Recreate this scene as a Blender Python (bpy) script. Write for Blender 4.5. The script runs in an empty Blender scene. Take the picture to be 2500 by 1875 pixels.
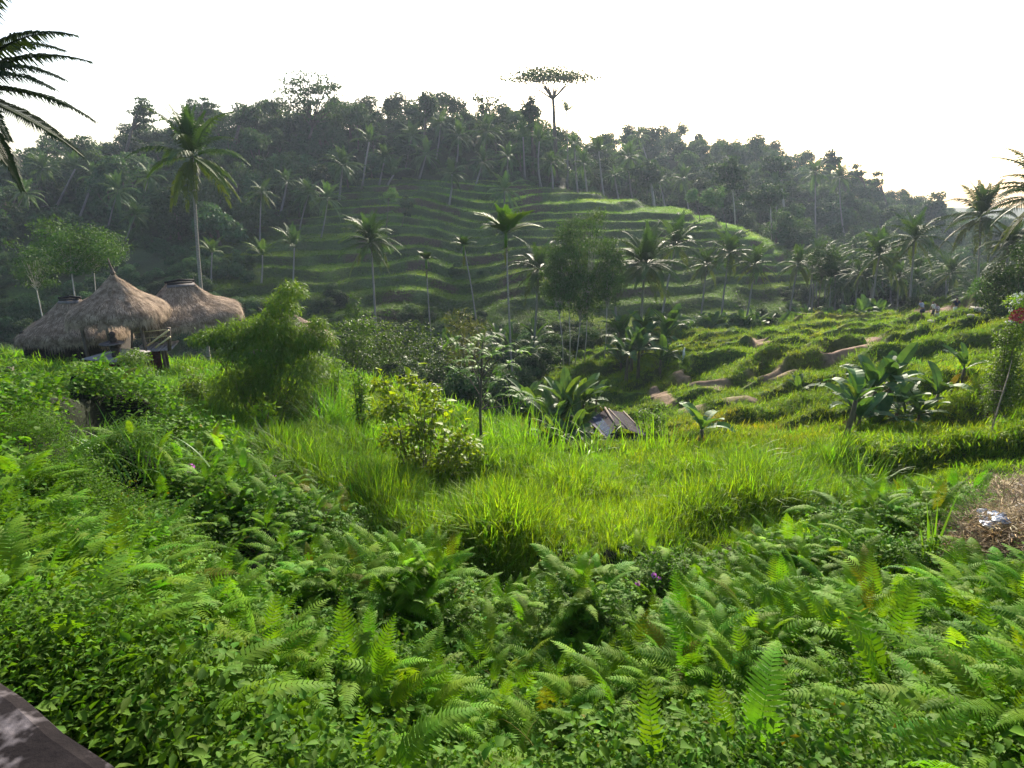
import bpy, math, random
import numpy as np
from mathutils import Vector, Matrix, Euler

# ------------------------------------------------------------------ camera, sky, sun, exposure
R = math.radians
F, CX, CY, TH = 1490.0, 1250.0, 937.5, R(17.7)
SUN_ELEV, SUN_AZ = 25.0, 12.0          # azimuth measured from +Y towards +X
EXPOSURE = 1.6
HAZE = .00020
sc = bpy.context.scene
cam_d = bpy.data.cameras.new('camera'); cam = bpy.data.objects.new('camera', cam_d)
sc.collection.objects.link(cam); sc.camera = cam
cam_d.sensor_width = 36; cam_d.lens = F / 2500 * 36
cam_d.clip_start = 0.05; cam_d.clip_end = 5000
cam.rotation_euler = (math.pi / 2 - TH, 0, 0)

world = bpy.data.worlds.new('World'); sc.world = world; world.use_nodes = True
wn = world.node_tree; wn.nodes.clear()
sky = wn.nodes.new('ShaderNodeTexSky'); sky.sky_type = 'NISHITA'; sky.sun_disc = False
sky.sun_elevation = R(SUN_ELEV); sky.sun_rotation = R(SUN_AZ)
sky.air_density = 1.0; sky.dust_density = 2.5; sky.ozone_density = 1.0
bg = wn.nodes.new('ShaderNodeBackground'); bg.inputs['Strength'].default_value = 0.10
wo = wn.nodes.new('ShaderNodeOutputWorld')
wn.links.new(sky.outputs[0], bg.inputs[0]); wn.links.new(bg.outputs[0], wo.inputs[0])

sun_d = bpy.data.lights.new('sun', 'SUN'); sun = bpy.data.objects.new('sun', sun_d)
sc.collection.objects.link(sun)
sun_d.energy = 4.4; sun_d.angle = R(2.0); sun_d.color = (1.0, 0.9, 0.74)
sd = Vector((math.sin(R(SUN_AZ)) * math.cos(R(SUN_ELEV)), math.cos(R(SUN_AZ)) * math.cos(R(SUN_ELEV)), math.sin(R(SUN_ELEV))))
sun.rotation_euler = sd.to_track_quat('Z', 'Y').to_euler()

vs = sc.view_settings
vs.view_transform = 'Standard'; vs.look = 'None'; vs.exposure = EXPOSURE; vs.gamma = 1.0; vs.use_curve_mapping = False
cy = sc.cycles
cy.max_bounces = 6; cy.diffuse_bounces = 3; cy.glossy_bounces = 2; cy.transmission_bounces = 4
cy.volume_bounces = 0; cy.transparent_max_bounces = 4; cy.use_denoising = True; cy.denoising_input_passes = 'RGB_ALBEDO_NORMAL'; cy.denoising_prefilter = 'NONE'; cy.sample_clamp_indirect = 4.0; cy.sample_clamp_direct = 12.0
cy.caustics_reflective = False; cy.caustics_refractive = False

random.seed(7); rng = np.random.default_rng(7)
PI = math.pi

# ------------------------------------------------------------------ picture <-> place
def ray(px, py):
    a = (px - CX) / F; b = -(py - CY) / F
    d = b * math.sin(TH) + math.cos(TH)
    return a / d, (b * math.cos(TH) - math.sin(TH)) / d
def at(px, py, Y):
    u, e = ray(px, py); return Vector((u * Y, Y, e * Y))
def proj(x, y, z):
    cyy = y * math.cos(TH) - z * math.sin(TH)
    up = y * math.sin(TH) + z * math.cos(TH)
    return CX + F * x / cyy, CY - F * up / cyy

# ------------------------------------------------------------------ noise
def _hash(ix, iy, seed):
    h = (ix.astype(np.int64) * 374761393 + iy.astype(np.int64) * 668265263 + seed * 1442695041) & 0x7fffffff
    h = ((h ^ (h >> 13)) * 1274126177) & 0x7fffffff
    return ((h ^ (h >> 16)) & 0xffff) / 65535.0
def vnoise(x, y, seed=0):
    x = np.asarray(x, float); y = np.asarray(y, float)
    ix = np.floor(x); iy = np.floor(y); fx = x - ix; fy = y - iy
    fx = fx * fx * fx * (fx * (fx * 6 - 15) + 10); fy = fy * fy * fy * (fy * (fy * 6 - 15) + 10)
    a = _hash(ix, iy, seed); b = _hash(ix + 1, iy, seed); c = _hash(ix, iy + 1, seed); d = _hash(ix + 1, iy + 1, seed)
    return (a + (b - a) * fx) * (1 - fy) + (c + (d - c) * fx) * fy
def fbm(x, y, sc_=1.0, o=3, seed=0):
    s = 0; amp = 1; t = 0
    x = np.asarray(x, float) / sc_; y = np.asarray(y, float) / sc_
    for k in range(o):
        s = s + amp * (vnoise(x + 17.3 * k, y - 9.1 * k, seed + k) * 2 - 1); t += amp; amp *= 0.5
        x, y = (x * 0.8 - y * 0.6) * 2.03, (x * 0.6 + y * 0.8) * 2.03
    return s / t
def sstep(a, b, x):
    t = np.clip((np.asarray(x, float) - a) / (b - a), 0, 1); return t * t * (3 - 2 * t)

# ------------------------------------------------------------------ terrain
COLS = [-800, 0, 250, 500, 750, 1000, 1250, 1500, 1750, 2000, 2250, 2500, 3300]
ROWS = [
 (1.2, [-2.2]*13),
 (2.0, [-2.2,-2.3,-2.4,-2.5,-2.5,-2.5,-2.5,-2.5,-2.5,-2.5,-2.5,-2.4,-2.3]),
 (3.2, [-2.2,-2.5,-2.7,-3.0,-3.1,-3.1,-3.1,-3.1,-3.1,-3.1,-3.0,-2.9,-2.6]),
 (4.5, [-2.2,-2.6,-3.0,-3.5,-3.6,-3.6,-3.6,-3.6,-3.6,-3.6,-3.5,-3.4,-2.7]),
 (6.5, [-2.2,-2.6,-3.1,-3.6,-3.9,-4.0,-4.0,-4.0,-3.9,-3.8,-3.8,-3.6,-2.8]),
 (8.5, [-2.2,-2.5,-3.1,-3.6,-4.0,-4.3,-4.4,-4.3,-4.2,-4.0,-4.0,-3.6,-2.8]),
 (10.5,[-2.2,-2.5,-3.0,-3.6,-4.1,-4.4,-4.45,-4.4,-4.3,-4.25,-4.1,-3.35,-2.7]),
 (13,  [-2.0,-2.4,-2.9,-3.7,-4.2,-4.4,-4.45,-4.4,-4.4,-4.4,-4.3,-4.2,-2.8]),
 (16,  [-1.9,-2.4,-2.9,-3.9,-4.3,-4.5,-4.5,-4.5,-4.5,-4.5,-4.6,-4.5,-3.0]),
 (20,  [-1.8,-3.2,-3.8,-4.3,-4.4,-5.0,-5.3,-5.3,-5.1,-4.9,-4.6,-3.9,-3.0]),
 (25,  [-1.6,-3.3,-3.7,-4.0,-4.2,-6.3,-7.4,-7.4,-6.5,-5.4,-4.5,-3.4,-2.6]),
 (32,  [-1.5,-3.7,-3.95,-4.1,-3.8,-5.0,-7.8,-7.8,-6.2,-5.1,-3.9,-3.0,-2.4]),
 (40,  [-2.0,-4.0,-4.3,-4.6,-5.2,-7.0,-8.2,-7.2,-5.7,-4.3,-3.3,-2.7,-2.0]),
 (50,  [-3.0,-7.0,-8.0,-8.0,-8.0,-8.4,-8.0,-6.2,-4.5,-3.3,-2.6,-2.1,-1.6]),
 (60,  [-4.0,-9.0,-10,-10,-9.0,-8.5,-7.6,-5.6,-3.6,-2.3,-1.6,-1.2,-1.0]),
 (68,  [-4.0,-9.0,-10,-10,-9.0,-8.5,-7.2,-5.8,-3.8,-2.1,-0.9,-0.8,-0.8]),
 (78,  [-3.0,-8.0,-9.0,-9.0,-8.5,-8.0,-7.0,-6.5,-6.3,-5.5,-4.0,-3.0,-3.0]),
 (90,  [0,0,0,-1,-3,-5,-5,-5,-5.5,-7,-8,-8,-8]),
 (100, [4,4,4,3,1,-1.5,-1.5,-2,-3,-5.5,-8,-9,-8]),
 (110, [8,7.5,7.5,6,4,2.5,2.5,2,0,-4,-7,-8,-7]),
 (125, [14,13,13,12,11,10,9.5,9,7,-2,-6,-7,-6]),
 (140, [19,17,18,18,18.5,18.5,17,17,15,2,-4,-6,-5]),
 (150, [23,19,21,21,22.5,24,23.5,23,20,4,-3,-5,-5]),
 (160, [26,22,25,26,27,26,26,25,19,6,-2,-4,-5]),
 (175, [28,24,33,36,38,37,36,23,17,9,0,-4,-5]),
 (195, [30,25,40,46,51,51,50,28,22,14,4,-3,-4]),
 (215, [28,23,40,48,54,56,55,38,31,22,9,-1,-3]),
 (240, [24,18,32,42,48,50,52,50,43,33,16,1,-2]),
 (290, [15,10,20,28,35,42,52,71,68,52,28,4,0]),
 (340, [10,8,15,20,30,38,46,64,66,57,37,7,0]),
 (420, [5,5,10,15,20,28,35,45,50,48,32,5,0]),
 (900, [-5]*13)]
NU, NV = 420, 620
_us = np.linspace(-1.45, 1.45, NU); _v0, _v1 = math.log(1.2), math.log(900)
_vs = np.linspace(_v0, _v1, NV)
_cu = np.array([(c - 1250) / 1490 for c in COLS]); _rv = np.array([math.log(r[0]) for r in ROWS])
_T = np.array([r[1] for r in ROWS], float)
T0_ = R(8.3); _A = []
for _r, _row in zip(ROWS, _T):          # heights were surveyed with the view axis 8.3 deg down; bring them to TH
    e0 = _row / _r[0]; b0 = np.tan(np.arctan(e0) + T0_); d0 = b0 * math.sin(T0_) + math.cos(T0_)
    bb = b0; d1 = bb * math.sin(TH) + math.cos(TH); e1 = (bb * math.cos(TH) - math.sin(TH)) / d1
    _A.append(np.interp(_us, _cu * d0 / d1, np.maximum(e1 * _r[0], -25.0)))
_A = np.array(_A)
_G = np.array([np.interp(_vs, _rv, _A[:, j]) for j in range(NU)]).T
def _blur(G, s, ax):
    n = int(3 * s) + 1; k = np.exp(-0.5 * (np.arange(-n, n + 1) / s) ** 2); k /= k.sum()
    P = np.pad(G, [(n, n) if a == ax else (0, 0) for a in (0, 1)], mode='edge')
    return np.apply_along_axis(lambda m: np.convolve(m, k, 'valid'), ax, P)
_G = _blur(_blur(_G, 5.0, 0), 11.0, 1)
def zbase(x, y):
    x = np.asarray(x, float); y = np.maximum(np.asarray(y, float), 1.2)
    fu = np.clip((x / y + 1.45) / 2.9 * (NU - 1), 0, NU - 1.001); fv = np.clip((np.log(y) - _v0) / (_v1 - _v0) * (NV - 1), 0, NV - 1.001)
    i = fu.astype(int); j = fv.astype(int); a = fu - i; b = fv - j
    return (_G[j, i] * (1 - a) + _G[j, i + 1] * a) * (1 - b) + (_G[j + 1, i] * (1 - a) + _G[j + 1, i + 1] * a) * b

def pxh(x, y):
    x = np.asarray(x, float); y = np.asarray(y, float); return CX + F * x / np.maximum(y * math.cos(TH) - zbase(x, y) * math.sin(TH), .1)
TSTEP = 1.62
def terr_mask(x, y):
    p = pxh(x, y)
    return sstep(84, 92, y) * (1 - sstep(158, 166, y)) * sstep(380, 640, p) * (1 - sstep(2050, 2250, p))
def terr(x, y, z):
    s = 0.55 + 0.45 * sstep(90, 125, y)          # broader banks higher up
    h = TSTEP
    w = z + 1.7 * fbm(x, y, 34, 2, 5) + 0.5 * fbm(x, y, 8, 2, 9) + 1.5 * np.exp(-((pxh(x, y) - 1160 - (y - 120) * 1.5) / 90) ** 2)
    k = np.floor(w / h); f = w / h - k
    r = sstep(0.0, 0.30, f) * 0.92 + f * 0.08 + 0.10 * np.exp(-((f - 0.33) / 0.05) ** 2)
    terr.k = k
    return (k + r) * h - (w - z), f
def field_mask(x, y):
    p = pxh(x, y)
    return np.maximum(sstep(19, 25, y), sstep(12.5, 15.5, y) * sstep(1950, 2150, p)) * (1 - sstep(66, 74, y)) * sstep(1250, 1420, p)
def straw_mask(x, y):
    p = pxh(x, y) + 90 * (vnoise(x * 1.3, y * 1.3, 205) - .5)
    p = p + 150 * (vnoise(x * 2.6, y * 2.6, 206) - .5); return sstep(2270, 2420, p + (y - 9) * -25) * sstep(6.6, 7.6, y) * (1 - sstep(10.9, 11.7, y))
DIRT = [(1847, 820, 52, 1.4, 3.5, .9), (2121, 840, 46, 1.6, 3.5, 1), (2075, 876, 42, 2.6, 2.2, 1), (2005, 868, 42, 1.0, 2.5, 1), (1619, 896, 40, .6, 3, .9), (1743, 902, 40, 1.3, 1.5, .7),
        (1880, 900, 39, 1.6, 1.5, .8), (2300, 785, 62, 3.2, 1.6, 1), (2270, 780, 63, 1.6, 3, .9), (2370, 762, 66, 2.2, 1.5, 1), (2400, 790, 58, 1.0, 4.5, .9), (2430, 815, 52, .7, 4, .8),
        (1700, 880, 42, .5, 2, .6), (1790, 935, 34, 1.4, .9, .6), (2255, 800, 55, .5, 5, .7), (1690, 930, 35, .5, 2.5, .6), (2180, 810, 54, 1.2, 1.2, .6), (1665, 870, 44, .9, .9, .8)]
def dirtness(x, y):
    a = np.zeros(len(x)); n3 = vnoise(x / .7, y / .7, 107); n1 = vnoise(x / 3.1, y / 3.1, 101)
    for (px, py, Y, rx, ry, am) in DIRT:
        cx = ray(px, py)[0] * Y; d = ((x - cx) / rx) ** 2 + ((y - Y) / ry) ** 2 + (n3 - .5) * 1.2 + (n1 - .5) * .6
        a = np.maximum(a, am * (1 - sstep(.5, 1.3, d)))
    return a
def ground(x, y, full=False):
    x = np.asarray(x, float); y = np.asarray(y, float)
    z = zbase(x, y)
    m = terr_mask(x, y); zt, f = terr(x, y, z)
    z1 = z * (1 - m) + zt * m
    fm = field_mask(x, y)
    # overgrown paddies of the near right slope: rounded steps running down to the left, lumps on top
    wx, wy = x + 2.2 * fbm(x, y, 7, 2, 31), y + 2.2 * fbm(x, y, 7, 2, 37)
    q = (wx * 0.5 - wy * 0.86) / 4.3
    w = z + 0.9 * fbm(x, y, 9, 2, 21)
    hk = 1.05; sq = (wy * 0.8 - wx * 0.3 + 1.9 * fbm(x, y, 5, 2, 33)) / 3.1; sf = sq % 1; saw = np.where(sf < .24, sstep(0, .24, sf), 1 - (sf - .24) / .76 * .9)
    saw = saw * (.35 + .9 * vnoise(x / 7, y / 7, 45)); g2 = sf; k = np.floor(w / hk); g = w / hk - k
    zf = (k + sstep(0.0, 0.38, g)) * hk - (w - z)
    rid = 1 - np.abs(((q % 1) * 2) - 1)
    da = dirtness(x, y); lumps = (2.1 * (saw - .5)) * (1 - .85 * da) + .35 * (sstep(0.1, 0.95, rid) - 0.4) + 0.75 * (1 - .8 * da) * fbm(x, y, 3.0, 3, 41) + 0.10 * fbm(x, y, 0.9, 2, 47)
    z2 = z1 * (1 - fm) + (z1 + lumps) * fm; g = np.clip(sf / .24 * .36, 0, 1)
    near = (1 - sstep(22, 30, y)) * (1 - fm)
    bk = sstep(4, 2, np.abs(y)) * 0 + (1 - sstep(8, 11, y) * sstep(350, 500, pxh(x, y)) - sstep(15, 20, y) * (1 - sstep(350, 500, pxh(x, y))))
    z3 = z2 + near * ((0.16 + .30 * bk) * fbm(x, y, 1.9, 2, 61) + (.75 + .55 * sstep(900, 500, pxh(x, y))) * bk * (sstep(.25, .6, vnoise(x / 1.15, y / 1.15, 66)) - .5) + 0.05 * fbm(x, y, .6, 2, 65))
    z3 = z3 + straw_mask(x, y) * (.16 * fbm(x, y, .55, 2, 67) - .06)
    left = (1 - fm) * sstep(22, 30, y) * (1 - sstep(84, 92, y))
    z3 = z3 + left * 0.35 * fbm(x, y, 4, 3, 71)
    hill = sstep(84, 100, y) * (1 - m)
    z3 = z3 + hill * 0.9 * fbm(x, y, 12, 3, 81)
    if full: return z3, m, f, fm, rid, g
    return z3
def gz(x, y): return float(ground(np.array([x]), np.array([y]))[0])

# ------------------------------------------------------------------ objects
SC = sc.collection
def tag(o, label=None, cat=None, group=None, kind=None):
    if label: o['label'] = label
    if cat: o['category'] = cat
    if group: o['group'] = group
    if kind: o['kind'] = kind
    return o
def thing(name, label, cat, loc=(0, 0, 0), rz=0.0, group=None):
    o = bpy.data.objects.new(name, None); SC.objects.link(o); o.empty_display_size = .1
    o.location = loc; o.rotation_euler = (0, 0, rz)
    return tag(o, label, cat, group)
def put(name, me, parent=None, loc=(0, 0, 0), rot=(0, 0, 0), s=1.0, color=None, kind=None, link=True):
    o = bpy.data.objects.new(name, me)
    if link: SC.objects.link(o)
    if parent is not None: o.parent = parent
    o.location = loc; o.rotation_euler = rot
    o.scale = (s, s, s) if not hasattr(s, '__len__') else s
    if color is not None: o.color = (*color[:3], 1)
    if kind: o['kind'] = kind
    return o
class MB:
    def __init__(s): s.v = []; s.f = []; s.m = []; s.n = 0
    def add(s, V, Fc, mi=0):
        V = np.asarray(V, float).reshape(-1, 3)
        s.v.append(V); 
        for f in Fc: s.f.append([i + s.n for i in f])
        s.m += [mi] * len(Fc); s.n += len(V)
    def tube(s, pts, rad, ns=6, cap=True, mi=0):
        P = [Vector(p) for p in pts]; V = []; n = len(P)
        if not hasattr(rad, '__len__'): rad = [rad] * n
        up = Vector((0.13, 0.31, 0.94)).normalized()
        for i, p in enumerate(P):
            t = (P[min(i + 1, n - 1)] - P[max(i - 1, 0)]).normalized()
            a = t.cross(up)
            if a.length < .1: a = t.cross(Vector((1, 0, 0)))
            a.normalize(); b = t.cross(a)
            for k in range(ns):
                th = 2 * PI * k / ns; V.append(p + (a * math.cos(th) + b * math.sin(th)) * rad[i])
        Fc = [(i * ns + k, i * ns + (k + 1) % ns, (i + 1) * ns + (k + 1) % ns, (i + 1) * ns + k) for i in range(n - 1) for k in range(ns)]
        if cap: Fc += [tuple(range(ns))[::-1], tuple((n - 1) * ns + k for k in range(ns))]
        s.add([tuple(v) for v in V], Fc, mi)
    def box(s, c, d, rz=0.0, M=None, mi=0, tap=1.0):
        V = []
        for z in (-.5, .5):
            k = tap if z > 0 else 1.0
            for x, y in ((-.5, -.5), (.5, -.5), (.5, .5), (-.5, .5)): V.append(Vector((x * d[0] * k, y * d[1] * k, z * d[2])))
        Rm = M if M is not None else Matrix.Rotation(rz, 3, 'Z')
        s.add([tuple(Rm @ v + Vector(c)) for v in V], [(0, 3, 2, 1), (4, 5, 6, 7), (0, 1, 5, 4), (1, 2, 6, 5), (2, 3, 7, 6), (3, 0, 4, 7)], mi)
    def mesh(s, name, mats, smooth=True):
        me = bpy.data.meshes.new(name)
        V = np.concatenate(s.v) if s.v else np.zeros((0, 3))
        me.from_pydata(V.tolist(), [], s.f)
        for m in (mats if isinstance(mats, (list, tuple)) else [mats]): me.materials.append(m)
        if len(set(s.m)) > 1: me.polygons.foreach_set('material_index', s.m)
        if smooth: me.polygons.foreach_set('use_smooth', [True] * len(me.polygons))
        me.update(); return me
def npmesh(name, V, Fa, mats, smooth=False):
    """V (n,3), Fa (m,3 or 4) numpy -> mesh, fast"""
    me = bpy.data.meshes.new(name); V = np.ascontiguousarray(V, np.float32); Fa = np.ascontiguousarray(Fa, np.int32)
    k = Fa.shape[1]; me.vertices.add(len(V)); me.vertices.foreach_set('co', V.ravel())
    me.loops.add(Fa.size); me.loops.foreach_set('vertex_index', Fa.ravel())
    me.polygons.add(len(Fa)); me.polygons.foreach_set('loop_start', np.arange(0, Fa.size, k, dtype=np.int32))
    if smooth: me.polygons.foreach_set('use_smooth', np.ones(len(Fa), bool))
    for m in (mats if isinstance(mats, (list, tuple)) else [mats]): me.materials.append(m)
    me.update(calc_edges=True); me.validate(); return me

# ------------------------------------------------------------------ materials
def nodes(name):
    m = bpy.data.materials.new(name); m.use_nodes = True; t = m.node_tree; t.nodes.clear(); return m, t
def N(t, ty, **kw):
    n = t.nodes.new(ty)
    for k, v in kw.items(): setattr(n, k, v)
    return n
def leafmat(name, col, trans=.35, rough=.5, spec=.35, inst=False, tcol=None, var=.25, nscale=6.0):
    m, t = nodes(name); L = t.links
    src = N(t, 'ShaderNodeAttribute', attribute_type='INSTANCER', attribute_name='tint') if inst else N(t, 'ShaderNodeObjectInfo')
    mul = N(t, 'ShaderNodeMix', data_type='RGBA', blend_type='MULTIPLY'); mul.inputs[0].default_value = 1
    mul.inputs[6].default_value = (*col, 1); L.new(src.outputs['Color'], mul.inputs[7])
    geo = N(t, 'ShaderNodeTexCoord'); nz = N(t, 'ShaderNodeTexNoise'); nz.inputs['Scale'].default_value = nscale; nz.inputs['Detail'].default_value = 2
    L.new(geo.outputs['Object'], nz.inputs['Vector'])
    mr = N(t, 'ShaderNodeMapRange'); mr.inputs[1].default_value = .3; mr.inputs[2].default_value = .7; mr.inputs[3].default_value = 1 - var; mr.inputs[4].default_value = 1 + var
    L.new(nz.outputs[0], mr.inputs[0])
    hs = N(t, 'ShaderNodeHueSaturation'); L.new(mr.outputs[0], hs.inputs['Value']); L.new(mul.outputs[2], hs.inputs['Color'])
    mr2 = N(t, 'ShaderNodeMapRange'); mr2.inputs[1].default_value = .3; mr2.inputs[2].default_value = .7; mr2.inputs[3].default_value = .485; mr2.inputs[4].default_value = .515
    sep = N(t, 'ShaderNodeSeparateColor'); L.new(nz.outputs[1], sep.inputs[0]); L.new(sep.outputs[1], mr2.inputs[0]); L.new(mr2.outputs[0], hs.inputs['Hue'])
    p = N(t, 'ShaderNodeBsdfPrincipled'); p.inputs['Roughness'].default_value = rough; p.inputs['Specular IOR Level'].default_value = spec
    L.new(hs.outputs[0], p.inputs['Base Color'])
    tr = N(t, 'ShaderNodeBsdfTranslucent'); hs2 = N(t, 'ShaderNodeMix', data_type='RGBA', blend_type='MULTIPLY'); hs2.inputs[0].default_value = 1
    L.new(hs.outputs[0], hs2.inputs[6]); hs2.inputs[7].default_value = (*(tcol or (1.9, 1.6, .5)), 1); L.new(hs2.outputs[2], tr.inputs[0])
    mx = N(t, 'ShaderNodeMixShader'); mx.inputs[0].default_value = trans; L.new(p.outputs[0], mx.inputs[1]); L.new(tr.outputs[0], mx.inputs[2])
    o = N(t, 'ShaderNodeOutputMaterial'); L.new(mx.outputs[0], o.inputs[0]); return m
def solid(name, c1, c2=None, scale=5.0, rough=.8, stretch=(1, 1, 1), bump=.2, spec=.2, detail=5, coord='Object', lo=.35, hi=.65, c3=None):
    m, t = nodes(name); L = t.links
    tc = N(t, 'ShaderNodeTexCoord'); mp = N(t, 'ShaderNodeMapping'); mp.inputs['Scale'].default_value = stretch
    L.new(tc.outputs[coord], mp.inputs[0]); nz = N(t, 'ShaderNodeTexNoise'); nz.inputs['Scale'].default_value = scale; nz.inputs['Detail'].default_value = detail
    nz.inputs['Roughness'].default_value = .65
    L.new(mp.outputs[0], nz.inputs['Vector'])
    cr = N(t, 'ShaderNodeValToRGB'); cr.color_ramp.elements[0].position = lo; cr.color_ramp.elements[1].position = hi
    cr.color_ramp.elements[0].color = (*c1, 1); cr.color_ramp.elements[1].color = (*(c2 or c1), 1)
    L.new(nz.outputs[0], cr.inputs[0]); col = cr.outputs[0]
    if c3:
        n2 = N(t, 'ShaderNodeTexNoise'); n2.inputs['Scale'].default_value = scale * .35; n2.inputs['Detail'].default_value = 6; n2.inputs['Roughness'].default_value = .75
        L.new(mp.outputs[0], n2.inputs['Vector'])
        r2 = N(t, 'ShaderNodeValToRGB'); r2.color_ramp.elements[0].position = .56; r2.color_ramp.elements[1].position = .62; L.new(n2.outputs[0], r2.inputs[0])
        mm = N(t, 'ShaderNodeMix', data_type='RGBA'); L.new(r2.outputs[0], mm.inputs[0]); L.new(col, mm.inputs[6]); mm.inputs[7].default_value = (*c3, 1); col = mm.outputs[2]
    p = N(t, 'ShaderNodeBsdfPrincipled'); p.inputs['Roughness'].default_value = rough; p.inputs['Specular IOR Level'].default_value = spec
    L.new(col, p.inputs['Base Color'])
    if bump:
        b = N(t, 'ShaderNodeBump'); b.inputs['Strength'].default_value = bump; b.inputs['Distance'].default_value = .03
        L.new(nz.outputs[0], b.inputs['Height']); L.new(b.outputs[0], p.inputs['Normal'])
    o = N(t, 'ShaderNodeOutputMaterial'); L.new(p.outputs[0], o.inputs[0]); return m
def groundmat():
    m, t = nodes('ground_cover'); L = t.links
    at_ = N(t, 'ShaderNodeAttribute', attribute_type='GEOMETRY', attribute_name='tint')
    tc = N(t, 'ShaderNodeTexCoord'); nz = N(t, 'ShaderNodeTexNoise'); nz.inputs['Scale'].default_value = 3.0; nz.inputs['Detail'].default_value = 8; nz.inputs['Roughness'].default_value = .7
    L.new(tc.outputs['Object'], nz.inputs['Vector'])
    mr = N(t, 'ShaderNodeMapRange'); mr.inputs[1].default_value = .3; mr.inputs[2].default_value = .7; mr.inputs[3].default_value = .55; mr.inputs[4].default_value = 1.5
    L.new(nz.outputs[0], mr.inputs[0])
    hs = N(t, 'ShaderNodeHueSaturation'); L.new(mr.outputs[0], hs.inputs['Value']); L.new(at_.outputs['Color'], hs.inputs['Color'])
    p = N(t, 'ShaderNodeBsdfPrincipled'); p.inputs['Roughness'].default_value = .95; p.inputs['Specular IOR Level'].default_value = .1
    b = N(t, 'ShaderNodeBump'); b.inputs['Strength'].default_value = .6; b.inputs['Distance'].default_value = .12; L.new(nz.outputs[0], b.inputs['Height']); L.new(b.outputs[0], p.inputs['Normal'])
    L.new(hs.outputs[0], p.inputs['Base Color']); o = N(t, 'ShaderNodeOutputMaterial'); L.new(p.outputs[0], o.inputs[0]); return m

M_ground = groundmat()
WH = (1, 1, 1)
M_grass_i = leafmat('grass_blades', (.092, .195, .013), .45, .6, .15, tcol=(1.7, 1.6, .45), inst=True, var=.2)
M_leaf_i = leafmat('leaves_scattered', (.060, .136, .010), .36, .65, .10, tcol=(1.5, 1.5, .5), inst=True)
M_fern = leafmat('fern_leaf', (.088, .188, .010), .38, .65, .10, var=.3, tcol=(1.5, 1.5, .5))
M_fern_i = leafmat('fern_leaf_scattered', (.088, .188, .010), .38, .65, .10, tcol=(1.5, 1.5, .5), inst=True, var=.2)
M_tree_i = leafmat('forest_leaf_scattered', (.033, .074, .028), .22, .65, .12, inst=True, nscale=.7, var=.35)
M_tree = leafmat('forest_leaf', (.033, .074, .028), .22, .65, .12, nscale=.7, var=.35)
M_leaf = leafmat('shrub_leaf', (.075, .145, .018), .38, .55, .2)
M_palm = leafmat('palm_leaf', (.042, .082, .024), .22, .6, .12, tcol=(1.5, 1.5, .5), nscale=1.2)
M_banana = leafmat('banana_leaf', (.050, .110, .034), .3, .6, .15, nscale=3)
M_trunk = solid('palm_trunk', (.13, .12, .11), (.27, .255, .24), 9, .9, (1, 1, 3), .4)
M_trunk_d = solid('tree_bark', (.055, .045, .035), (.13, .11, .09), 6, .95, (1, 1, .4), .5)
M_trunk_p = solid('pale_bark', (.24, .22, .19), (.42, .40, .36), 4, .9, (1, 1, .5), .3)
M_stem = solid('banana_stem', (.05, .045, .03), (.14, .12, .06), 8, .8, (1, 1, .3), .3)
M_thatch = solid('thatch', (.075, .050, .034), (.27, .195, .135), 22, .95, (1, 1, .16), .7, detail=8)
M_straw_t = solid('thatch_straw', (.13, .09, .06), (.44, .34, .25), 3, .9, bump=0)
M_wood = solid('weathered_wood', (.06, .045, .035), (.16, .13, .11), 12, .85, (1, 1, .2), .4)
M_wood_red = solid('red_wood', (.22, .07, .02), (.34, .12, .04), 10, .6, (1, 1, .2), .3)
M_bamboo = solid('bamboo_pole', (.42, .34, .17), (.55, .47, .27), 8, .6, (1, 1, .3), .1)

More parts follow.
